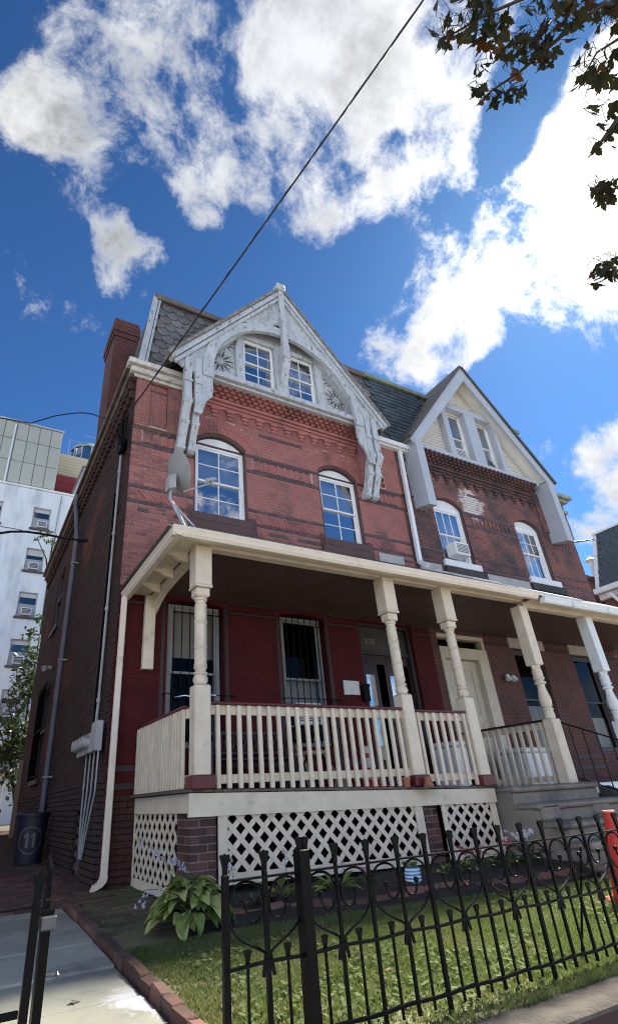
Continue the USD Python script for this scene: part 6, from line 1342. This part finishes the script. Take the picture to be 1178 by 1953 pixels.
# ivy clad small tree in front of the white block
ST = thing("alley_tree", "slender leafy tree at the far end of the alley", "tree", (.9, 14, -.5))
r_ = np.random.default_rng(11); sm = MB()
stems = []
for (pp) in (((30, 1560), (40, 1450), (55, 1330), (70, 1250), (75, 1215)), ((30, 1560), (20, 1450), (25, 1380), (10, 1330)), ((40, 1450), (60, 1400), (62, 1300)), ((78, 1210), (92, 1110), (88, 1065), (70, 1025)), ((92, 1090), (100, 1040), (108, 1020))):
    p = np.array([at_y(a, b, 13.5) for a, b in pp]); sm.tube(p, np.linspace(.05, .015, len(p)), 6); stems.append(p)
obj("trunk", sm, bark, ST, smooth=True)
cen = []
for (px, py, rad, n_) in ((55, 1290, 30, 260), (65, 1250, 22, 150), (45, 1330, 30, 230), (30, 1390, 40, 420), (15, 1440, 40, 380), (50, 1420, 34, 330), (35, 1490, 36, 300), (72, 1310, 18, 130), (92, 1020, 14, 26), (75, 1025, 10, 18), (100, 1035, 8, 14), (60, 1210, 14, 50), (75, 1180, 10, 30)):
    for k in range(n_): a_, b_ = r_.normal(0, rad * .5, 2); cen.append(at_y(px + a_, py + b_, 13.5 + r_.uniform(-.6, .6)))
c_ = np.array(cen); n_ = len(c_); u = r_.normal(size=(n_, 3)); u[:, 2] -= .4; u /= np.linalg.norm(u, axis=1, keepdims=True); w = np.cross(u, r_.normal(size=(n_, 3))); w /= np.linalg.norm(w, axis=1, keepdims=True); L_ = r_.uniform(.06, .13, (n_, 1))
v = np.stack([c_ - u * L_, c_ + w * L_ * .5, c_ + u * L_, c_ - w * L_ * .5], 1).reshape(-1, 3); obj("crown", MB().add(v, (np.array([[0, 1, 2, 3]])[None] + 4 * np.arange(n_)[:, None, None]).reshape(-1, 4)), M("ivy_leaf", (.025, .04, .018), (.05, .07, .03), scale=2, rough=.35, vary=.5, trans=(.06, .10, .03)), ST, kind="stuff")
# low white shed and fence post at the alley's end
SH = thing("alley_shed", "low white clapboard shed at the end of the alley", "shed", (1.0, 17, -.5))
for k in range(8): obj("board", MB().cbox(-2.5, 1.72, 16.98, 17.02, -.35 + .22 * k, -.14 + .22 * k, .006), ren, SH)
obj("body", MB().box(-2.5, 1.72, 17.03, 19, -.5, 1.45), ren, SH); obj("roof", MB().cbox(-2.6, 1.80, 16.85, 19.1, 1.46, 1.56, .02), asphalt_roof, SH)
tag(obj("leaning_board", MB().bar((1.62, 9.9, -.62), (1.70, 10.9, 1.4), .12, .05, (0, 1, 0)), tan), "pale board leaning at the far corner of the side wall", "board")
# far right: slate roofed brick house
NH = thing("brick_house", "neighbouring brick house with a blue slate roof at the right edge", "house", (26, 2, -1)); X0 = 24.6
obj("wall", MB().box(X0, 33, -3, 4.6, -1.2, 7.45), brick_old, NH); obj("cornice", MB().cbox(X0 - .30, 33, -3.2, 4.8, 7.46, 7.72, .03), white_trim, NH); obj("cornice", MB().cbox(X0 - .16, 33, -3.1, 4.7, 7.15, 7.455, .03), tin, NH)
obj("roof", MB().add([(X0 - .1, -3, 7.73), (X0 - .1, 4.6, 7.73), (X0 + .55, 4.2, 10.4), (X0 + .55, -2.6, 10.4), (33, -3, 7.73), (33, 4.6, 7.73), (33, 4.2, 10.4), (33, -2.6, 10.4)], [[0, 1, 2, 3], [3, 2, 6, 7], [0, 3, 7, 4], [1, 5, 6, 2]]), shingle, NH)
m = MB()
arr = []
for r2 in range(17):
    t_ = r2 / 17; z_ = 7.75 + 2.65 * t_; x_ = X0 - .1 + .65 * t_
    for yy in np.arange(-3 + (r2 % 2) * .15, 4.3 - .4 * t_, .3): arr.append((x_ - .03, x_ + .03, yy, yy + .29, z_, z_ + .17))
obj("roof_slates", boxes(arr), shingle, NH, kind="stuff"); obj("roof_edge", MB().bar((X0 - .14, 4.62, 7.75), (X0 + .52, 4.22, 10.45), .16, .08, (1, 0, 0)).bar((X0 + .5, 4.3, 10.45), (X0 + .5, -2.7, 10.45), .14, .10), white_trim, NH)
obj("chimney", MB().cbox(X0 + .1, X0 + .9, 5.0, 5.9, 4, 8.6, .02).cbox(X0 + .0, X0 + 1.0, 4.9, 6.0, 8.3, 8.5, .02), brick_old, NH); obj("vent", MB().lathe([(.13, 8.4), (.13, 9.25), (.30, 9.35), (.0, 9.55)], (X0 + .6, 4.85, 0), 10), white_trim, NH)
obj("downspout", MB().bar((X0 - .1, 4.2, 7.4), (X0 - .1, 3.2, 5.6), .14, .14).bar((X0 - .1, 3.2, 5.6), (X0 - .1, 3.2, -1), .14, .14), white_trim, NH); obj("bay_roof", MB().add(*slab([(X0 - 1.6, -3, 5.9), (X0 - 1.6, 2.6, 5.9), (X0, 2.9, 6.5), (X0, -3, 6.5)], .10)), tin, NH); obj("bay", MB().box(X0 - 1.4, X0, -3, 2.4, -1, 5.88), brick_old, NH)

# unseen house added across the alley, outside the view, to shade the alley
LH = thing("brick_house", "unseen brick house added across the alley to shade it", "house", (-6, 4, -1))
obj("wall", MB().box(-11, -3.0, -.5, 15, -1.2, 8.5), brick_old, LH); obj("roof", MB().add([(-11, -.5, 8.5), (-3, -.5, 8.5), (-3, 15, 8.5), (-11, 15, 8.5), (-10.5, .2, 10.6), (-3.5, .2, 10.6), (-3.5, 14.5, 10.6), (-10.5, 14.5, 10.6)], [[0, 1, 5, 4], [1, 2, 6, 5], [2, 3, 7, 6], [3, 0, 4, 7], [4, 5, 6, 7]]), shingle, LH)
obj("cornice", MB().cbox(-11.2, -2.8, -.7, 15.2, 8.2, 8.49, .02), tin, LH)
